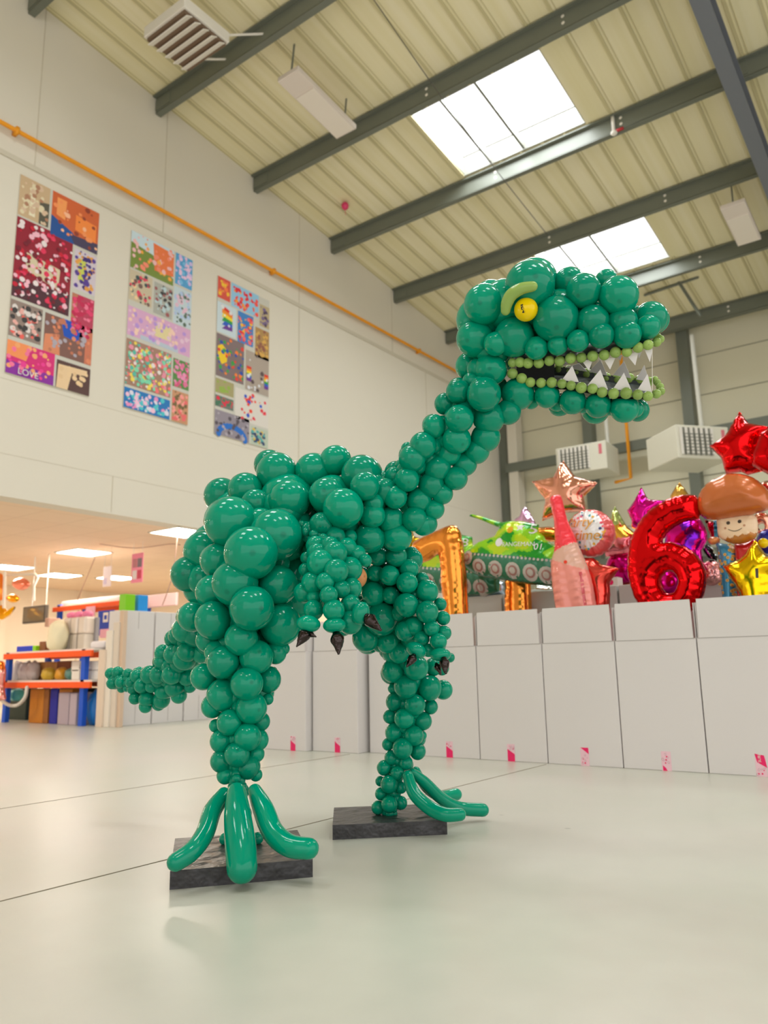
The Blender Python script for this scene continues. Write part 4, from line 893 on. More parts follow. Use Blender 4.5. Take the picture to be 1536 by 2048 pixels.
def finger(parent, x, y, rx, ry, rot, D):
    p = U(560+x/4.042, 1000+y/4.042, D); s = mpp(p)/4.042; o = ball('finger_balloon', p, 1, (0, 0, 1), GREEN, parent)
    a = math.radians(rot); ax = (_r*math.cos(a)-Vector((0, 0, 1))*math.sin(a)).normalized(); az = (Vector((0, 0, 1))*math.cos(a)+_r*math.sin(a)).normalized(); ay = az.cross(ax)
    M = Matrix((( ax.x*rx*s, ay.x*rx*s*.95, az.x*ry*s, 0), (ax.y*rx*s, ay.y*rx*s*.95, az.y*ry*s, 0), (ax.z*rx*s, ay.z*rx*s*.95, az.z*ry*s, 0), (0, 0, 0, 1)))
    o.matrix_basis = Matrix.Translation(p-Vector(DINO.location)) @ M
for (x, y, rx, ry, rot) in ((230, 1002, 98, 70, 8), (440, 1013, 94, 64, -4), (652, 914, 72, 94, 20)): finger(near_arm, x, y, rx, ry, rot, 2.43)
claw(near_arm, 215, 1065, 140, 1180, 50, 2.42); claw(near_arm, 215, 1070, 290, 1105, 30, 2.43); claw(near_arm, 458, 1085, 475, 1240, 55, 2.42); claw(near_arm, 700, 945, 812, 1050, 55, 2.42)
# far arm
A_fa = [(770, 1090, 2.9, .05), (800, 1150, 2.9, .055), (835, 1200, 2.88, .055), (868, 1250, 2.86, .04), (878, 1300, 2.85, .03)]
far_arm = part('arm', A_fa, [
 (790, 450, 82), (940, 455, 84), (1070, 480, 85, 'b'), (1060, 445, 68, 'b'), (1045, 555, 77), (1150, 640, 55, 'b'), (770, 592, 68), (885, 610, 80, .01), (1028, 670, 84, .01), (1190, 737, 92), (755, 760, 98, 'b'), (895, 770, 70), (1022, 850, 96, .02),
 (1190, 905, 88, .01), (1295, 842, 52, 'b'), (1320, 955, 56), (1085, 1020, 78), (1225, 1037, 62), (1330, 1075, 56), (1010, 1060, 80, 'b'), (1145, 1120, 62), (1280, 1145, 68), (1200, 1215, 52, 'b'), (660, 600, 60, 'b'), (960, 920, 60, 'b')], KA, 'arm_balloon', core=.5, fill=((765, 1160, 2.98, .07), (775, 1205, 3.0, .07), (800, 1235, 3.0, .06), (825, 1275, 3.0, .05), (800, 1010, 2.9, .06), (770, 1050, 2.95, .07)))
finger(far_arm, 1100, 1213, 86, 62, 30, 2.79); finger(far_arm, 1296, 1250, 86, 54, 0, 2.79)
claw(far_arm, 1080, 1265, 1030, 1345, 38, 2.76); claw(far_arm, 1325, 1290, 1340, 1400, 42, 2.76); claw(far_arm, 1265, 1330, 1300, 1410, 26, 2.8)
# far leg
A_fl = [(720, 1200, 2.98, .10), (770, 1260, 3.04, .09), (812, 1330, 3.1, .07), (820, 1400, 3.13, .055), (812, 1480, 3.14, .042), (795, 1540, 3.15, .032), (778, 1630, 3.16, .034)]
flA = [(820, 960, 132), (690, 1120, 107), (870, 1150, 88, -.02), (500, 1010, 90, 'b'), (600, 880, 90, 'b')]
far_leg = part('leg', A_fl, [((x/4.042+560-640)*4.267, (y/4.042+1000-1280)*4.267, r/4.042*4.267, *k) for x, y, r, *k in flA] + [
 (570, 140, 36, 'b'), (675, 110, 87), (620, 265, 97), (820, 235, 104, .02), (965, 230, 75, 'b'), (620, 415, 42, 'b'), (732, 395, 99), (937, 410, 105, .02), (1050, 425, 80, -.03), (1110, 150, 40, 'b'), (1040, 240, 60, 'b'),
 (640, 525, 81), (808, 553, 89), (945, 570, 62, 'b'), (597, 655, 58, 'b'), (718, 670, 83), (877, 692, 76), (635, 790, 80), (870, 815, 40, 'b'), (800, 817, 82), (580, 890, 52, 'b'), (705, 925, 84, .01), (835, 950, 70),
 (610, 1005, 62), (733, 1050, 58), (548, 1090, 63), (660, 1135, 58), (515, 1205, 42, 'b'), (590, 1232, 73, .01), (692, 1260, 48), (520, 1312, 52), (495, 1430, 56), (592, 1403, 67, .01), (690, 1390, 56), (640, 1340, 50, 'b'), (600, 1420, 50, 'b')], KF, 'leg_balloon')
# feet: long modelling balloons
def toe(parent, pts, rad):
    bm = bmesh.new(); Q = []
    for (x, y, how, v) in pts: Q.append(U(x, y, v) if how == 'D' else onZ(x, y, v))
    tube(bm, Q, [r*mpp(q) for r, q in zip(rad, Q)], seg=20, n=7); bmesh.ops.transform(bm, matrix=DM, verts=bm.verts); obj('toe_balloon', bm, GREEN, parent, True)
toe(near_leg, [(447, 1590, 'D', 2.54), (425, 1622, 'D', 2.48), (409, 1668, 'D', 2.40), (384, 1702, 'D', 2.34), (352, 1724, 'D', 2.31)], [15, 18.5, 19, 19, 18.5])
toe(near_leg, [(473, 1584, 'D', 2.50), (475, 1630, 'D', 2.44), (481, 1690, 'D', 2.38), (484, 1735, 'D', 2.345)], [19, 27, 31, 31])
toe(near_leg, [(510, 1582, 'D', 2.55), (527, 1619, 'D', 2.50), (546, 1664, 'D', 2.44), (578, 1691, 'D', 2.39), (617, 1697, 'D', 2.37)], [14, 21, 22, 22, 21])
toe(far_leg, [(832, 1542, 'D', 3.2), (852, 1575, 'D', 3.28), (880, 1592, 'D', 3.38), (912, 1589, 'D', 3.45)], [9, 10, 11, 12])
toe(far_leg, [(826, 1545, 'D', 3.12), (850, 1566, 'D', 3.15), (884, 1598, 'D', 3.2), (918, 1616, 'D', 3.24), (965, 1620, 'D', 3.27)], [8, 12, 12, 13, 13])
toe(far_leg, [(816, 1552, 'D', 3.08), (828, 1586, 'D', 3.05), (858, 1615, 'D', 3.02), (890, 1629, 'D', 2.99), (919, 1629, 'D', 2.99)], [11, 13, 14, 14, 13])
# black bases
def base(label, cor):
    c = sum(cor, Vector((0, 0, 0)))/4; 
    bm = bmesh.new(); n = 14
    P = lambda a, b: cor[0].lerp(cor[1], a).lerp(cor[3].lerp(cor[2], a), b)
    top = [[bm.verts.new((*P(i/n, j/n).to_2d(), .05+.0025*noise.noise(Vector((i*.5, j*2.2, 1)))*(0 if i in (0, n) or j in (0, n) else 1))) for j in range(n+1)] for i in range(n+1)]
    for i in range(n):
        for j in range(n): bm.faces.new((top[i][j], top[i+1][j], top[i+1][j+1], top[i][j+1]))
    rim = [top[i][0] for i in range(n+1)]+[top[n][j] for j in range(1, n+1)]+[top[i][n] for i in range(n-1, -1, -1)]+[top[0][j] for j in range(n-1, 0, -1)]
    lo = [bm.verts.new((v.co.x, v.co.y, 0)) for v in rim]
    for k in range(len(rim)): q = (k+1) % len(rim); bm.faces.new((rim[k], rim[q], lo[q], lo[k]))
    bm.faces.new(lo)
    bmesh.ops.transform(bm, matrix=DM, verts=bm.verts)
    o = obj('base', bm, mat('black_wrap', (52, 50, 52), rough=.33, bump=.6, bscale=14), DINO, False); o['label'] = label
Vz = lambda x, y: Vector((x, y, .05))
base('black wrapped base under the near foot', [Vz(-1.90, 1.53), Vz(-1.65, 1.85), Vz(-1.98, 2.14), Vz(-2.24, 1.82)])
base('black wrapped base under the far foot', [Vz(-1.93, 2.27), Vz(-1.63, 2.56), Vz(-1.87, 2.82), Vz(-2.16, 2.55)])
# ---- head: symmetric about a tilted middle plane
L = (_r*.323 + FH*.771 + Vector((0, 0, 1))*.547).normalized(); M0 = U(1130, 690, 2.56)
def H(px, py, hw): d = ray(px, py); return CAM + d*(((M0-CAM).dot(L)-hw)/d.dot(L))
KHx = lambda x, y: (880+x/3.072, 500+y/3.072)
head_bm = bmesh.new()
def hb(name, x, y, r, hw, m, twin=True, parent=None, lst=None, sq=(1, 1)):
    px, py = KHx(x, y); p = H(px, py, hw); rm = r/3.072*mpp(p); lst.append((name, p, rm*(1.0 if m is LIME else 1.04), m, sq))
    if twin and hw > .02: isph(head_bm, p+L*2*hw, rm, 3, mi=0 if m is GREEN else 1)
hl = []
for (x, y, r, hw, tw) in [(795, 200, 92, -.05, 0), (1022, 185, 65, -.06, 0), (272, 335, 122, .06, 1), (552, 218, 148, .05, 1), (882, 252, 104, .045, 0), (1098, 280, 117, .04, 0), (1320, 430, 84, -.03, 0), (1296, 418, 98, .0, 0),
                          (1200, 375, 34, -.02, 0), (1122, 440, 88, .06, 1), (940, 437, 98, .075, 1), (712, 425, 138, .08, 1), (455, 535, 120, .08, 1), (215, 545, 112, .07, 1), (341, 577, 72, .12, 1), (592, 603, 70, .11, 1),
                          (723, 585, 61, .115, 1), (848, 558, 67, .12, 1), (990, 525, 77, .11, 1), (1278, 472, 73, .05, 1), (1150, 520, 84, .09, 1), (185, 715, 88, .02, 1), (310, 732, 100, .09, 1)]:
    hb('head_balloon', x, y, r, hw, GREEN, tw, lst=hl)
for (x, y, r, hw, tw) in [(480, 885, 98, .08, 1), (658, 895, 75, .08, 0), (815, 930, 79, .075, 0), (970, 953, 77, .075, 0), (1133, 972, 87, .06, 0), (1215, 985, 68, -.04, 0), (955, 985, 82, -.06, 0), (735, 950, 70, -.06, 0)]:
    hb('jaw_balloon', x, y, r, hw, GREEN, tw, lst=hl)
up = [(445, 693, 29), (492, 690, 32), (541, 695, 33), (607, 694, 33), (672, 681, 32), (735, 682, 33), (803, 665, 34), (869, 661, 32), (938, 652, 34), (1009, 645, 33), (1078, 629, 34), (1148, 625, 32), (1217, 599, 33), (1279, 583, 32), (1331, 567, 29), (1354, 548, 25)]
lo = [(445, 759, 33), (502, 789, 33), (556, 813, 31), (621, 816, 31), (686, 814, 33), (749, 822, 30), (805, 833, 30), (868, 846, 35), (937, 852, 32), (996, 874, 33), (1067, 882, 34), (1144, 880, 37), (1215, 889, 33), (1277, 898, 31), (1330, 884, 29), (1358, 868, 25), (1352, 840, 24), (1335, 815, 22), (1320, 795, 21)]
def lhw(x): return .10 if x < 1270 else .10-.10*min(1, (x-1270)/85)**1.5
for x, y, r in up: hb('lip_balloon', x, y, r, lhw(x), LIME, True, lst=hl)
for i, (x, y, r) in enumerate(lo):
    hw = lhw(x) if i < 16 else (-.02, -.05, -.075)[i-16]
    hb('lip_balloon', x, y, r, hw, LIME, i < 14, lst=hl)
# head core and mouth panels
for (x, y, r) in ((960, 640, .085), (1010, 610, .09), (1065, 610, .085), (1120, 625, .08), (1175, 640, .07), (1225, 652, .055), (1275, 660, .045), (985, 715, .07), (985, 775, .055)): isph(head_bm, H(x, y, 0), r, 3)
for k_ in range(5):
    for h_ in (-.045, .0, .04): isph(head_bm, H(1062+k_*52, 802+k_*4, h_), .03, 3)
bmesh.ops.transform(head_bm, matrix=DM, verts=head_bm.verts)
head = obj('head', head_bm, [GREEN, LIME], DINO, True)
for (n_, p, rm, m, sq) in hl: ball(n_, p, rm, jit(-L+Vector((0, 0, .2)), .5), m, head, sq)
def slab(name, near, m, hw=.095, th=.008, parent=head):
    """panel spanning the jaw from the near row to the far row"""
    bm = bmesh.new(); A = []
    for (x, y) in near:
        px, py = KHx(x, y); a = H(px, py, hw if x < 1250 else hw*.6); A.append((a, a+L*2*(hw if x < 1250 else hw*.6)))
    for s in (0, 1):
        o_ = Vector((0, 0, -th*s)); V_ = [(bm.verts.new(a+o_), bm.verts.new(b+o_)) for a, b in A]
        for (a, b), (c, d) in zip(V_, V_[1:]): bm.faces.new((a, b, d, c))
    bmesh.ops.transform(bm, matrix=DM, verts=bm.verts); return obj(name, bm, m, parent)
slab('jaw_floor', [(470, 800), (620, 835), (780, 845), (940, 872), (1080, 900), (1200, 905), (1290, 905)], TARP)
slab('palate', [(440, 680), (600, 672), (780, 655), (940, 630), (1080, 610), (1200, 590), (1290, 565)], TARP)
# black cloth closing the throat and grey cloth lining the far cheek
bm = bmesh.new()
for P in ([(470, 700, .07), (700, 690, -.02), (700, 830, -.02), (470, 790, .07)],):
    quad(bm, [H(*KHx(x, y), h) for x, y, h in P]); quad(bm, [H(*KHx(x, y), h)+L*.01 for x, y, h in P])
bmesh.ops.transform(bm, matrix=DM, verts=bm.verts); obj('throat_cloth', bm, BLACKT, head)
bm = bmesh.new(); Q = [(640, 722), (760, 722), (880, 745), (1020, 770), (1170, 795), (1250, 815), (1250, 880), (900, 850), (640, 810)]
a = [H(*KHx(x, y), -.085) for x, y in Q]; bm.faces.new([bm.verts.new(p) for p in a]); b_ = [p+L*.012 for p in a]; bm.faces.new([bm.verts.new(p) for p in b_])
bmesh.ops.transform(bm, matrix=DM, verts=bm.verts); obj('jaw_lining', bm, TARP, head)
def tooth(pts, hw):
    bm = bmesh.new(); a = [H(*KHx(x, y), hw) for x, y in pts]; f1 = [bm.verts.new(p) for p in a]; f2 = [bm.verts.new(p+L*.003) for p in a]
    bm.faces.new(f1); bm.faces.new(f2[::-1])
    for i in range(3): bm.faces.new((f1[i], f1[(i+1) % 3], f2[(i+1) % 3], f2[i]))
    bmesh.ops.transform(bm, matrix=DM, verts=bm.verts); obj('tooth', bm, CARD, head)
for p in ([(812, 712), (748, 800), (852, 812)], [(985, 735), (905, 832), (1032, 858)], [(1130, 755), (1060, 858), (1176, 860)], [(1275, 762), (1213, 860), (1302, 872)]): tooth(p, .094)
for p in ([(855, 697), (772, 722), (905, 748)], [(985, 672), (915, 748), (1028, 772)], [(1130, 683), (1064, 768), (1174, 788)], [(1255, 708), (1205, 795), (1285, 808)]): tooth(p, -.08)
for p in ([(915, 742), (868, 676), (938, 676)], [(1045, 735), (1000, 662), (1078, 662)], [(1200, 710), (1143, 640), (1220, 625)], [(1290, 690), (1256, 610), (1307, 606)]): tooth(p, .092)
for p in ([(1108, 682), (1085, 650), (1120, 645)], [(1222, 668), (1214, 630), (1240, 625)], [(760, 712), (740, 690), (800, 690)]): tooth(p, -.07)
# eyes, brows
def eye(x, y, r, hw, lab):
    p = H(*KHx(x, y), hw); rm = r/3.072*mpp(p); o = ball('eye', p, rm, -L, YEL, head); o['label'] = lab
    bm = bmesh.new(); d = (CAM-p).normalized(); c = p + (d + UV_*.10 - RV*.33 if hw > 0 else L).normalized()*rm*1.0
    n = (c-p).normalized(); w = _r.cross(n).normalized(); sx = n.cross(w).normalized()
    up_ = (Vector((0, 0, 1)) - n*n.z).normalized(); sd = up_.cross(n)
    prof = [(-.006, .034), (.006, .034), (.003, .02), (.007, 0), (.004, -.02), (.006, -.036), (-.003, -.036), (-.005, 0)]
    ring = []
    for (a, b) in prof:
        v = p + (n*rm + sd*a*rm/.055*1.1 + up_*b*rm/.055*.6).normalized()*rm*1.012; ring.append(bm.verts.new(v))
    bm.faces.new(ring); bmesh.ops.transform(bm, matrix=DM, verts=bm.verts); obj('pupil', bm, BLACKT, head)
eye(528, 366, 73, .125, 'bright yellow near eye balloon')
eye(702, 240, 40, -.10, 'yellow far eye balloon')
def brow(P, r, hw, lab):
    bm = bmesh.new(); Q = [H(*KHx(x, y), hw) for x, y in P]; tube(bm, Q, [q/3.072*mpp(p) for q, p in zip(r, Q)], seg=16, n=7)
    bmesh.ops.transform(bm, matrix=DM, verts=bm.verts); obj('brow_balloon', bm, LIME, head, True)['label'] = lab
brow([(403, 372), (412, 325), (440, 275), (500, 238), (568, 224)], [30, 37, 39, 37, 32], .14, 'olive green near eyebrow balloon')
brow([(690, 150), (678, 140), (660, 150)], [26, 28, 26], -.11, 'olive green far eyebrow balloon')
bm = bmesh.new(); tube(bm, [H(*KHx(1303, 610), .09), H(*KHx(1305, 860), .09)], .0012, straight=True, seg=6); bmesh.ops.transform(bm, matrix=DM, verts=bm.verts); obj('jaw_string', bm, WHITE, head)

# ------------------------------------------------------------------ shelving area under the low ceiling
def rack(name, label, x0, x1, y0, d, beams, h, ups):
    t = thing(name, label, 'shelving', (x0, y0, 0))
    for ux in ups:
        for yy in (0, d-.06):
            bm = bmesh.new(); bx(bm, ux-x0-.04, ux-x0+.04, yy, yy+.06, 0, h, bev=.004); obj('upright', bm, BLUE, t)
    for z in beams:
        for yy in (-.03, d-.03):
            bm = bmesh.new(); bx(bm, 0, x1-x0, yy, yy+.035, z-.07, z+.0, bev=.004); obj('beam', bm, ORANGE, t)
        bm = bmesh.new(); bx(bm, 0, x1-x0, 0, d, z, z+.022); obj('shelf_board', bm, WHITE, t)
    return t
rack('shelving_unit', 'low workbench shelving with two orange beams and blue posts', -10.15, -8.2, 5.4, .6, [.50, .86], .88, [-10.1, -8.4])
rack('shelving_unit', 'taller shelving with orange top beam behind the workbench', -11.6, -9.8, 6.9, .5, [.5, 1.62], 1.66, [-11.48, -9.86])
def B(name, label, px0, px1, pyb, pyt, Y, d, m, cat, group=None, z0=None, bev=.01):
    a = onY(px0, pyb, Y); b = onY(px1, pyb, Y); c = onY((px0+px1)/2, pyt, Y); zb = a.z if z0 is None else z0
    w = abs(b.x-a.x)/2-.002; hh = max(.02, c.z-zb)
    if 5.4 <= Y < 6.0 and zb < .86 and name != 'leaning_board': hh = min(hh, (.415 if zb < .5 else .78)-zb)
    bm = bmesh.new(); bx(bm, -w, w, 0, d, 0, hh, bev=min(bev, w*.3)); o = obj(name, bm, m); o.location = ((a.x+b.x)/2, Y, zb); return tag(o, label, cat, group)
P_ = lambda n, c, r=.5: mat(n, c, rough=r)
B('storage_crate', 'blue plastic crate on top of the workbench', 32, 64, 1306, 1292, 5.6, .25, P_('crate_blue', (14, 60, 205)), 'crate', z0=.882)
B('tape_roll', 'lime green roll beside the blue crate', 64, 71, 1304, 1291, 5.55, .1, P_('lime_roll', (150, 220, 20)), 'roll', z0=.882)
B('paper_cup', 'brown cup on the workbench', 77, 89, 1303, 1283, 5.6, .09, P_('cup_brown', (140, 84, 50)), 'cup', z0=.882)
def sack(name, label, px, py_b, py_t, Y, w, m, cat, z0=None, sq=.8, seed=1):
    a = onY(px, py_b, Y); c = onY(px, py_t, Y); zb = a.z if z0 is None else z0; h = (c.z-zb)
    if 5.4 <= Y < 6.0 and zb < .86: h = min(h, (.415 if zb < .5 else .78)-zb)
    bm = bmesh.new(); bmesh.ops.create_icosphere(bm, subdivisions=3, radius=1)
    for v in bm.verts:
        n = noise.noise(v.co*2.1+Vector((seed, 0, 0)))*.22; v.co *= 1+n; v.co.x *= w/2; v.co.y *= w/2*sq; v.co.z = (max(-.8, v.co.z)+.8)/1.8*h
    o = obj(name, bm, m, None, True); o.location = (a.x, Y+w*.4, zb); return tag(o, label, cat)
sack('cloth_bundle', 'cream white bundle standing on the workbench beside the blue post', 97, 1302, 1240, 5.5, .3, P_('cream_cloth', (236, 228, 196), .8), 'bundle', .882, seed=4)
B('cushion_stack', 'beige and brown folded stack under the television end', 88, 96, 1262, 1236, 6.6, .2, P_('stack_beige', (200, 160, 140)), 'stack', z0=1.3)
for k, px in enumerate((132, 147, 163)):
    t = thing('sweet_dispenser', ['clear dispenser jar nearest the blue post', 'clear dispenser jar in the middle of three', 'clear dispenser jar nearest the grey box'][k], 'jar', (onY(px-3, 1300, 5.72).x, 5.72, .882), 'clear dispenser jars')
    bm = bmesh.new(); bx(bm, -.075, .075, 0, .16, 0, .2, bev=.01); obj('stand', bm, P_('stand_grey', (206, 196, 184)), t)
    bm = bmesh.new(); bx(bm, -.08, .08, 0, .17, .2, .42, bev=.03); obj('jar_body', bm, mat('clear_plastic', (226, 212, 200), rough=.15, spec=.8), t)
    bm = bmesh.new(); isph(bm, (0, .08, .45), .07, 3, sc=(1, 1, .7)); obj('pink_lid', bm, P_('lid_pink', (240, 130, 170)), t, True)
    t.location.y = 5.72
B('document_box', 'upright grey box right of the clear jars', 176, 190, 1303, 1235, 5.85, .05, P_('box_grey', (150, 146, 150)), 'box', z0=.882)
B('cloth_bundle', 'folded white towels at the right end of the workbench', 178, 208, 1303, 1282, 5.5, .25, P_('towel', (226, 220, 222), .8), 'towels', z0=.882, bev=.03)
# blue banner with white emblem
t = thing('banner', 'blue hanging banner with a white square emblem', 'banner', onY(212, 1225, 6.84)); w = .19
bm = bmesh.new(); bx(bm, -w, w, 0, .012, -.33, .03); obj('cloth', bm, P_('banner_blue', (10, 64, 180)), t)
bm = bmesh.new(); bx(bm, -.06, .06, -.004, 0, -.14, -.0); obj('emblem', bm, WHITE, t); bm = bmesh.new(); bx(bm, -.03, .03, -.007, -.004, -.10, -.04); obj('emblem_mark', bm, P_('banner_blue', (10, 64, 180)), t)
for (px, y0, y1, l) in ((179, 1248, 1213, 'pink hanging notice over the jars'), (208, 1276, 1258, 'pink notice below the blue banner')):
    B('paper_notice', l, px-9, px+9, y0, y1, 6.85 if px < 200 else 6.82, .01, P_('notice_pink', (240, 178, 196)), 'notice', bev=0)
# shelf contents
for k, (px, w, c, l) in enumerate(((22, .22, (206, 196, 196), 'bag of clear bubbles at the left of the middle shelf'), (38, .24, (214, 204, 202), 'second bag of clear bubbles on the middle shelf'), (54, .2, (200, 190, 190), 'third bag of clear bubbles on the middle shelf'), (84, .22, (216, 180, 60), 'yellow bag on the middle shelf'), (112, .18, (226, 160, 40), 'orange bag on the middle shelf'), (132, .2, (90, 140, 130), 'teal pouch on the middle shelf'))):
    sack('goods_bag', l, px, 1355, 1322 if k < 3 else 1335, 5.55, w, mat('bag_%d' % k, c, rough=.3), 'bag', .522, seed=k)
for k, (px, l) in enumerate(((150, 'white tub left of the blue post on the middle shelf'), (178, 'white tub right of the blue post on the middle shelf'), (193, 'white tub at the right end of the middle shelf'))):
    B('storage_tub', l, px-8, px+8, 1355, 1338, 5.5, .18, WHITE, 'tub', 'white tubs on the middle shelf', z0=.522); 
    B('storage_tub', l.replace('white tub', 'upper white tub stacked'), px-8, px+8, 1335, 1322, 5.5, .18, WHITE, 'tub', 'upper white tubs on the middle shelf', z0=.522+.095)
B('cardboard_box', 'brown cardboard box on the middle shelf', 112, 140, 1350, 1322, 5.72, .2, P_('card_brown', (130, 70, 36)), 'box', z0=.522)
B('cardboard_box', 'tan cardboard box at the back of the middle shelf', 64, 92, 1350, 1324, 5.72, .2, P_('card_tan', (206, 150, 90)), 'box', z0=.522)
B('ochre_carton', 'tall ochre carton under the workbench', 56, 84, 1446, 1372, 5.5, .24, P_('card_ochre', (196, 120, 20)), 'box', z0=0)
B('ochre_carton', 'narrow brown carton under the workbench', 84, 94, 1446, 1372, 5.5, .24, P_('card_umber', (150, 90, 30)), 'box', z0=0)
B('blue_drum', 'dark blue drum under the workbench', 97, 112, 1446, 1372, 5.5, .24, P_('navy_plastic', (10, 20, 150)), 'drum', z0=0)
B('file_box', 'grey lidded box under the workbench beside the post', 114, 136, 1440, 1385, 5.45, .3, P_('file_grey', (176, 160, 170)), 'box', z0=0)
B('file_box', 'second grey box directly left of the front blue post', 137, 151, 1440, 1386, 5.45, .3, P_('file_grey2', (186, 170, 180)), 'box', z0=0)
B('cardboard_box', 'tan box stacked on the grey lidded box', 118, 144, 1386, 1372, 5.5, .2, P_('card_ochre', (196, 120, 20)), 'box', z0=.36)
sack('blue_bag', 'bright blue bag under the right end of the workbench', 177, 1440, 1370, 5.5, .26, P_('bag_blue', (20, 120, 205), .35), 'bag', 0, seed=9)
sack('cyan_bottle', 'cyan plastic bottle under the left of the workbench', 20, 1400, 1372, 5.5, .22, P_('bottle_cyan', (90, 190, 190), .3), 'bottle', .26, seed=2)
B('black_bin', 'dark green bin under the left of the workbench', 5, 50, 1446, 1374, 5.78, .15, P_('bin_dark', (14, 40, 30)), 'bin', z0=0)
B('black_bin', 'dark bin behind the grey boxes under the workbench', 112, 186, 1446, 1374, 5.8, .14, P_('bin_dark', (14, 40, 30)), 'bin', z0=0)
bm = bmesh.new(); tube(bm, [onY(54, 1375, 5.35), onY(50, 1395, 5.34), onY(35, 1410, 5.34), onY(18, 1410, 5.34), onY(5, 1402, 5.35)], .022, seg=10); tag(obj('hose', bm, P_('hose_white', (220, 216, 206)), None, True), 'white hose curving under the workbench', 'hose')
# boards leaning at the end of the bench
for k, (px0, px1, c, top, zt) in enumerate(((190, 203, (226, 206, 186), 1300, 0), (203, 216, (232, 222, 208), 1262, 0), (217, 229, (220, 206, 190), 1245, 0), (229, 238, (214, 186, 160), 1222, 0))):
    B('leaning_board', ['cream board nearest the workbench end', 'pale board second from the workbench', 'pale board third from the workbench', 'tan board beside the tall white cartons'][k], px0, px1, 1452, top, 5.42+.02*k, .05, mat('board_%d' % k, c, rough=.7), 'board', 'boards leaning at the end of the workbench', z0=0, bev=.003)
# television
t = thing('television', 'grey television screen hung from the low ceiling', 'television', onY(66, 1246, 6.6))
hgt = onY(66, 1212, 6.6).z-t.location.z; w = .32
bm = bmesh.new(); bx(bm, -w, w, 0, .06, 0, hgt, bev=.008); obj('casing', bm, P_('tv_dark', (90, 84, 74)), t)
bm = bmesh.new(); bx(bm, -w+.03, w-.03, -.004, 0, .03, hgt-.03); obj('screen', bm, mat('tv_screen', (128, 118, 100), rough=.1), t)
for s in (-1, 1): bm = bmesh.new(); bx(bm, s*.2-.008, s*.2+.008, .07, .085, hgt*.5, 2.44-t.location.z); obj('hanger', bm, WHITE, t)
# hanging notices
def notice(label, px, y0, y1, w, Y, cols):
    a = onY(px, y1, Y); h = onY(px, y0, Y).z-a.z
    t = thing('hanging_notice', label, 'sign', a, 'notices hung from the low ceiling'); bm = bmesh.new(); bx(bm, -w/2, w/2, 0, .008, 0, h, mi=0)
    for k, c in enumerate(cols[1:]):
        bx(bm, -w*.4+(k % 2)*w*.42, -w*.02+(k % 2)*w*.42, -.002, 0, h*(.12+.4*(k//2)), h*(.42+.4*(k//2)), mi=k+1)
    obj('board', bm, [mat('notice_%s_%d' % (label[:4], k), c) for k, c in enumerate(cols)], t)
    for s in (-1, 1): bm = bmesh.new(); tube(bm, [(s*w*.4, .004, h), (s*w*.4, .004, 2.44-a.z)], .003, straight=True, seg=5); obj('cord', bm, WHITE, t)
notice('pink photo notice hanging from the low ceiling beside the dinosaur', 273, 1107, 1165, .26, 6.9, [(240, 140, 170), (226, 214, 214), (200, 60, 90), (190, 120, 130), (120, 110, 120)])
notice('white notice hanging left of the pink photo notice', 213, 1133, 1173, .2, 6.9, [(236, 224, 228), (214, 200, 222)])
for (px, l, c) in ((255, 'lime green box on top of the shelving', (130, 204, 30)), (281, 'sky blue box on top of the tall cartons', (40, 150, 226))):
    a = onX(px, 1216, -8.05); bm = bmesh.new(); bx(bm, -.06, .06, -.07, .07, 0, .2, bev=.006); o = obj('display_box', bm, mat('disp_%d' % px, c, rough=.4)); o.location = (-8.06, a.y, 1.312); tag(o, l, 'box')
B('long_sign', 'pale pink lettered sign lying along the top of the tall cartons', 292, 352, 1216, 1188, 7.3, .04, P_('sign_blush', (244, 208, 206)), 'sign')
B('white_shelf_goods', 'row of wrapped white goods on the tall shelving top', 120, 242, 1215, 1196, 7.0, .3, P_('wrap_white', (232, 222, 222), .7), 'packages', z0=1.642, bev=.03)
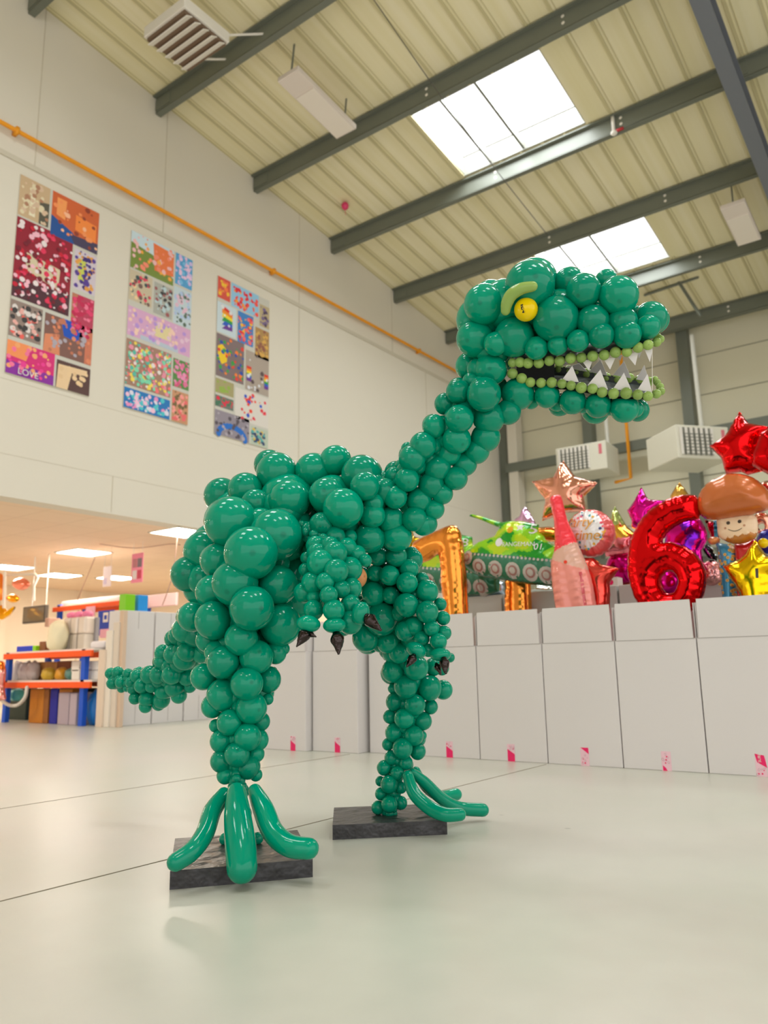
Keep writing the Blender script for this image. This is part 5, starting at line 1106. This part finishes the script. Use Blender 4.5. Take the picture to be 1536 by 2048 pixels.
# festoon cables under the low ceiling
for l, Q in (('thin cable looped level beneath the low ceiling between two lit panels', [onZ(200, 1088, 2.42), onZ(270, 1096, 2.38), onZ(340, 1088, 2.42), onZ(360, 1090, 2.42)]),
             ('thin cable dropping from the low ceiling beside the dinosaur back', [onY(355, 1075, 6.6), onY(345, 1150, 6.4), onY(325, 1210, 6.2)]),
             ('thin cable slanting down toward the orange shelving beam', [onY(190, 1115, 6.8), onY(155, 1200, 6.6)])):
    bm = bmesh.new(); tube(bm, Q, .006, seg=6); tag(obj('festoon_cable', bm, P_('cable_brown', (170, 130, 110)), None, True), l, 'cable')
# foil decorations far left
foil('balloon_cluster', 'orange number balloon hanging at the left photo edge', [[(-12, 1150), (4, 1148), (8, 1175), (4, 1200), (-12, 1200)]], 6.4, .06, foilmat('orange_b', (250, 150, 70)), smooth=2)
foil('balloon_cluster', 'yellow round balloon by the left photo edge below the ceiling', [circ(26, 1197, 9, 12)], 6.5, .07, foilmat('amber', (250, 180, 40)), smooth=1)
foil('balloon_cluster', 'gold fish shaped balloon at the left photo edge above the bench', [[(-14, 1212), (4, 1210), (14, 1222), (30, 1212), (24, 1222), (16, 1232), (4, 1240), (-14, 1238)]], 6.3, .07, foilmat('fish_gold', (246, 176, 10)), smooth=1)
foil('balloon_cluster', 'soft pink balloon behind the white rail at upper left', [circ(42, 1168, 16, 14, .8)], 6.9, .06, foilmat('soft_pink', (246, 150, 130)), smooth=1)
for o in [x for x in bpy.data.objects if x.get('label', '').startswith('soft pink balloon')]:
    b0 = max([v.co for v in o.data.vertices], key=lambda c: c.z); bm = bmesh.new(); tube(bm, [b0-Vector((0, 0, .01)), Vector((b0.x, b0.y, 2.44))], .002, straight=True, seg=5); obj('ribbon', bm, WHITE, o)
bm = bmesh.new(); tube(bm, [onY(10, 1145, 6.3), onY(8, 1215, 6.3)], .025, straight=True, seg=8); tube(bm, [onY(15, 1150, 6.5), onY(70, 1148, 6.5), onY(76, 1155, 6.5), onY(68, 1172, 6.5), onY(68, 1200, 6.5)], .02, straight=True, seg=8)
tag(obj('display_rail', bm, WHITE, None, True), 'white tube display rail hanging at the far left', 'rail')
foil('plush_balloon', 'orange and pink foil balloon at the left end of the workbench', [[(-14, 1320), (6, 1322), (10, 1345), (6, 1372), (10, 1400), (-14, 1405)]], 5.2, .06, [foilmat('mixed_orange', (226, 120, 50)), foilmat('mixed_pink', (240, 160, 150))], region=lambda c: 0 if c.y > .66 else 1, smooth=1)
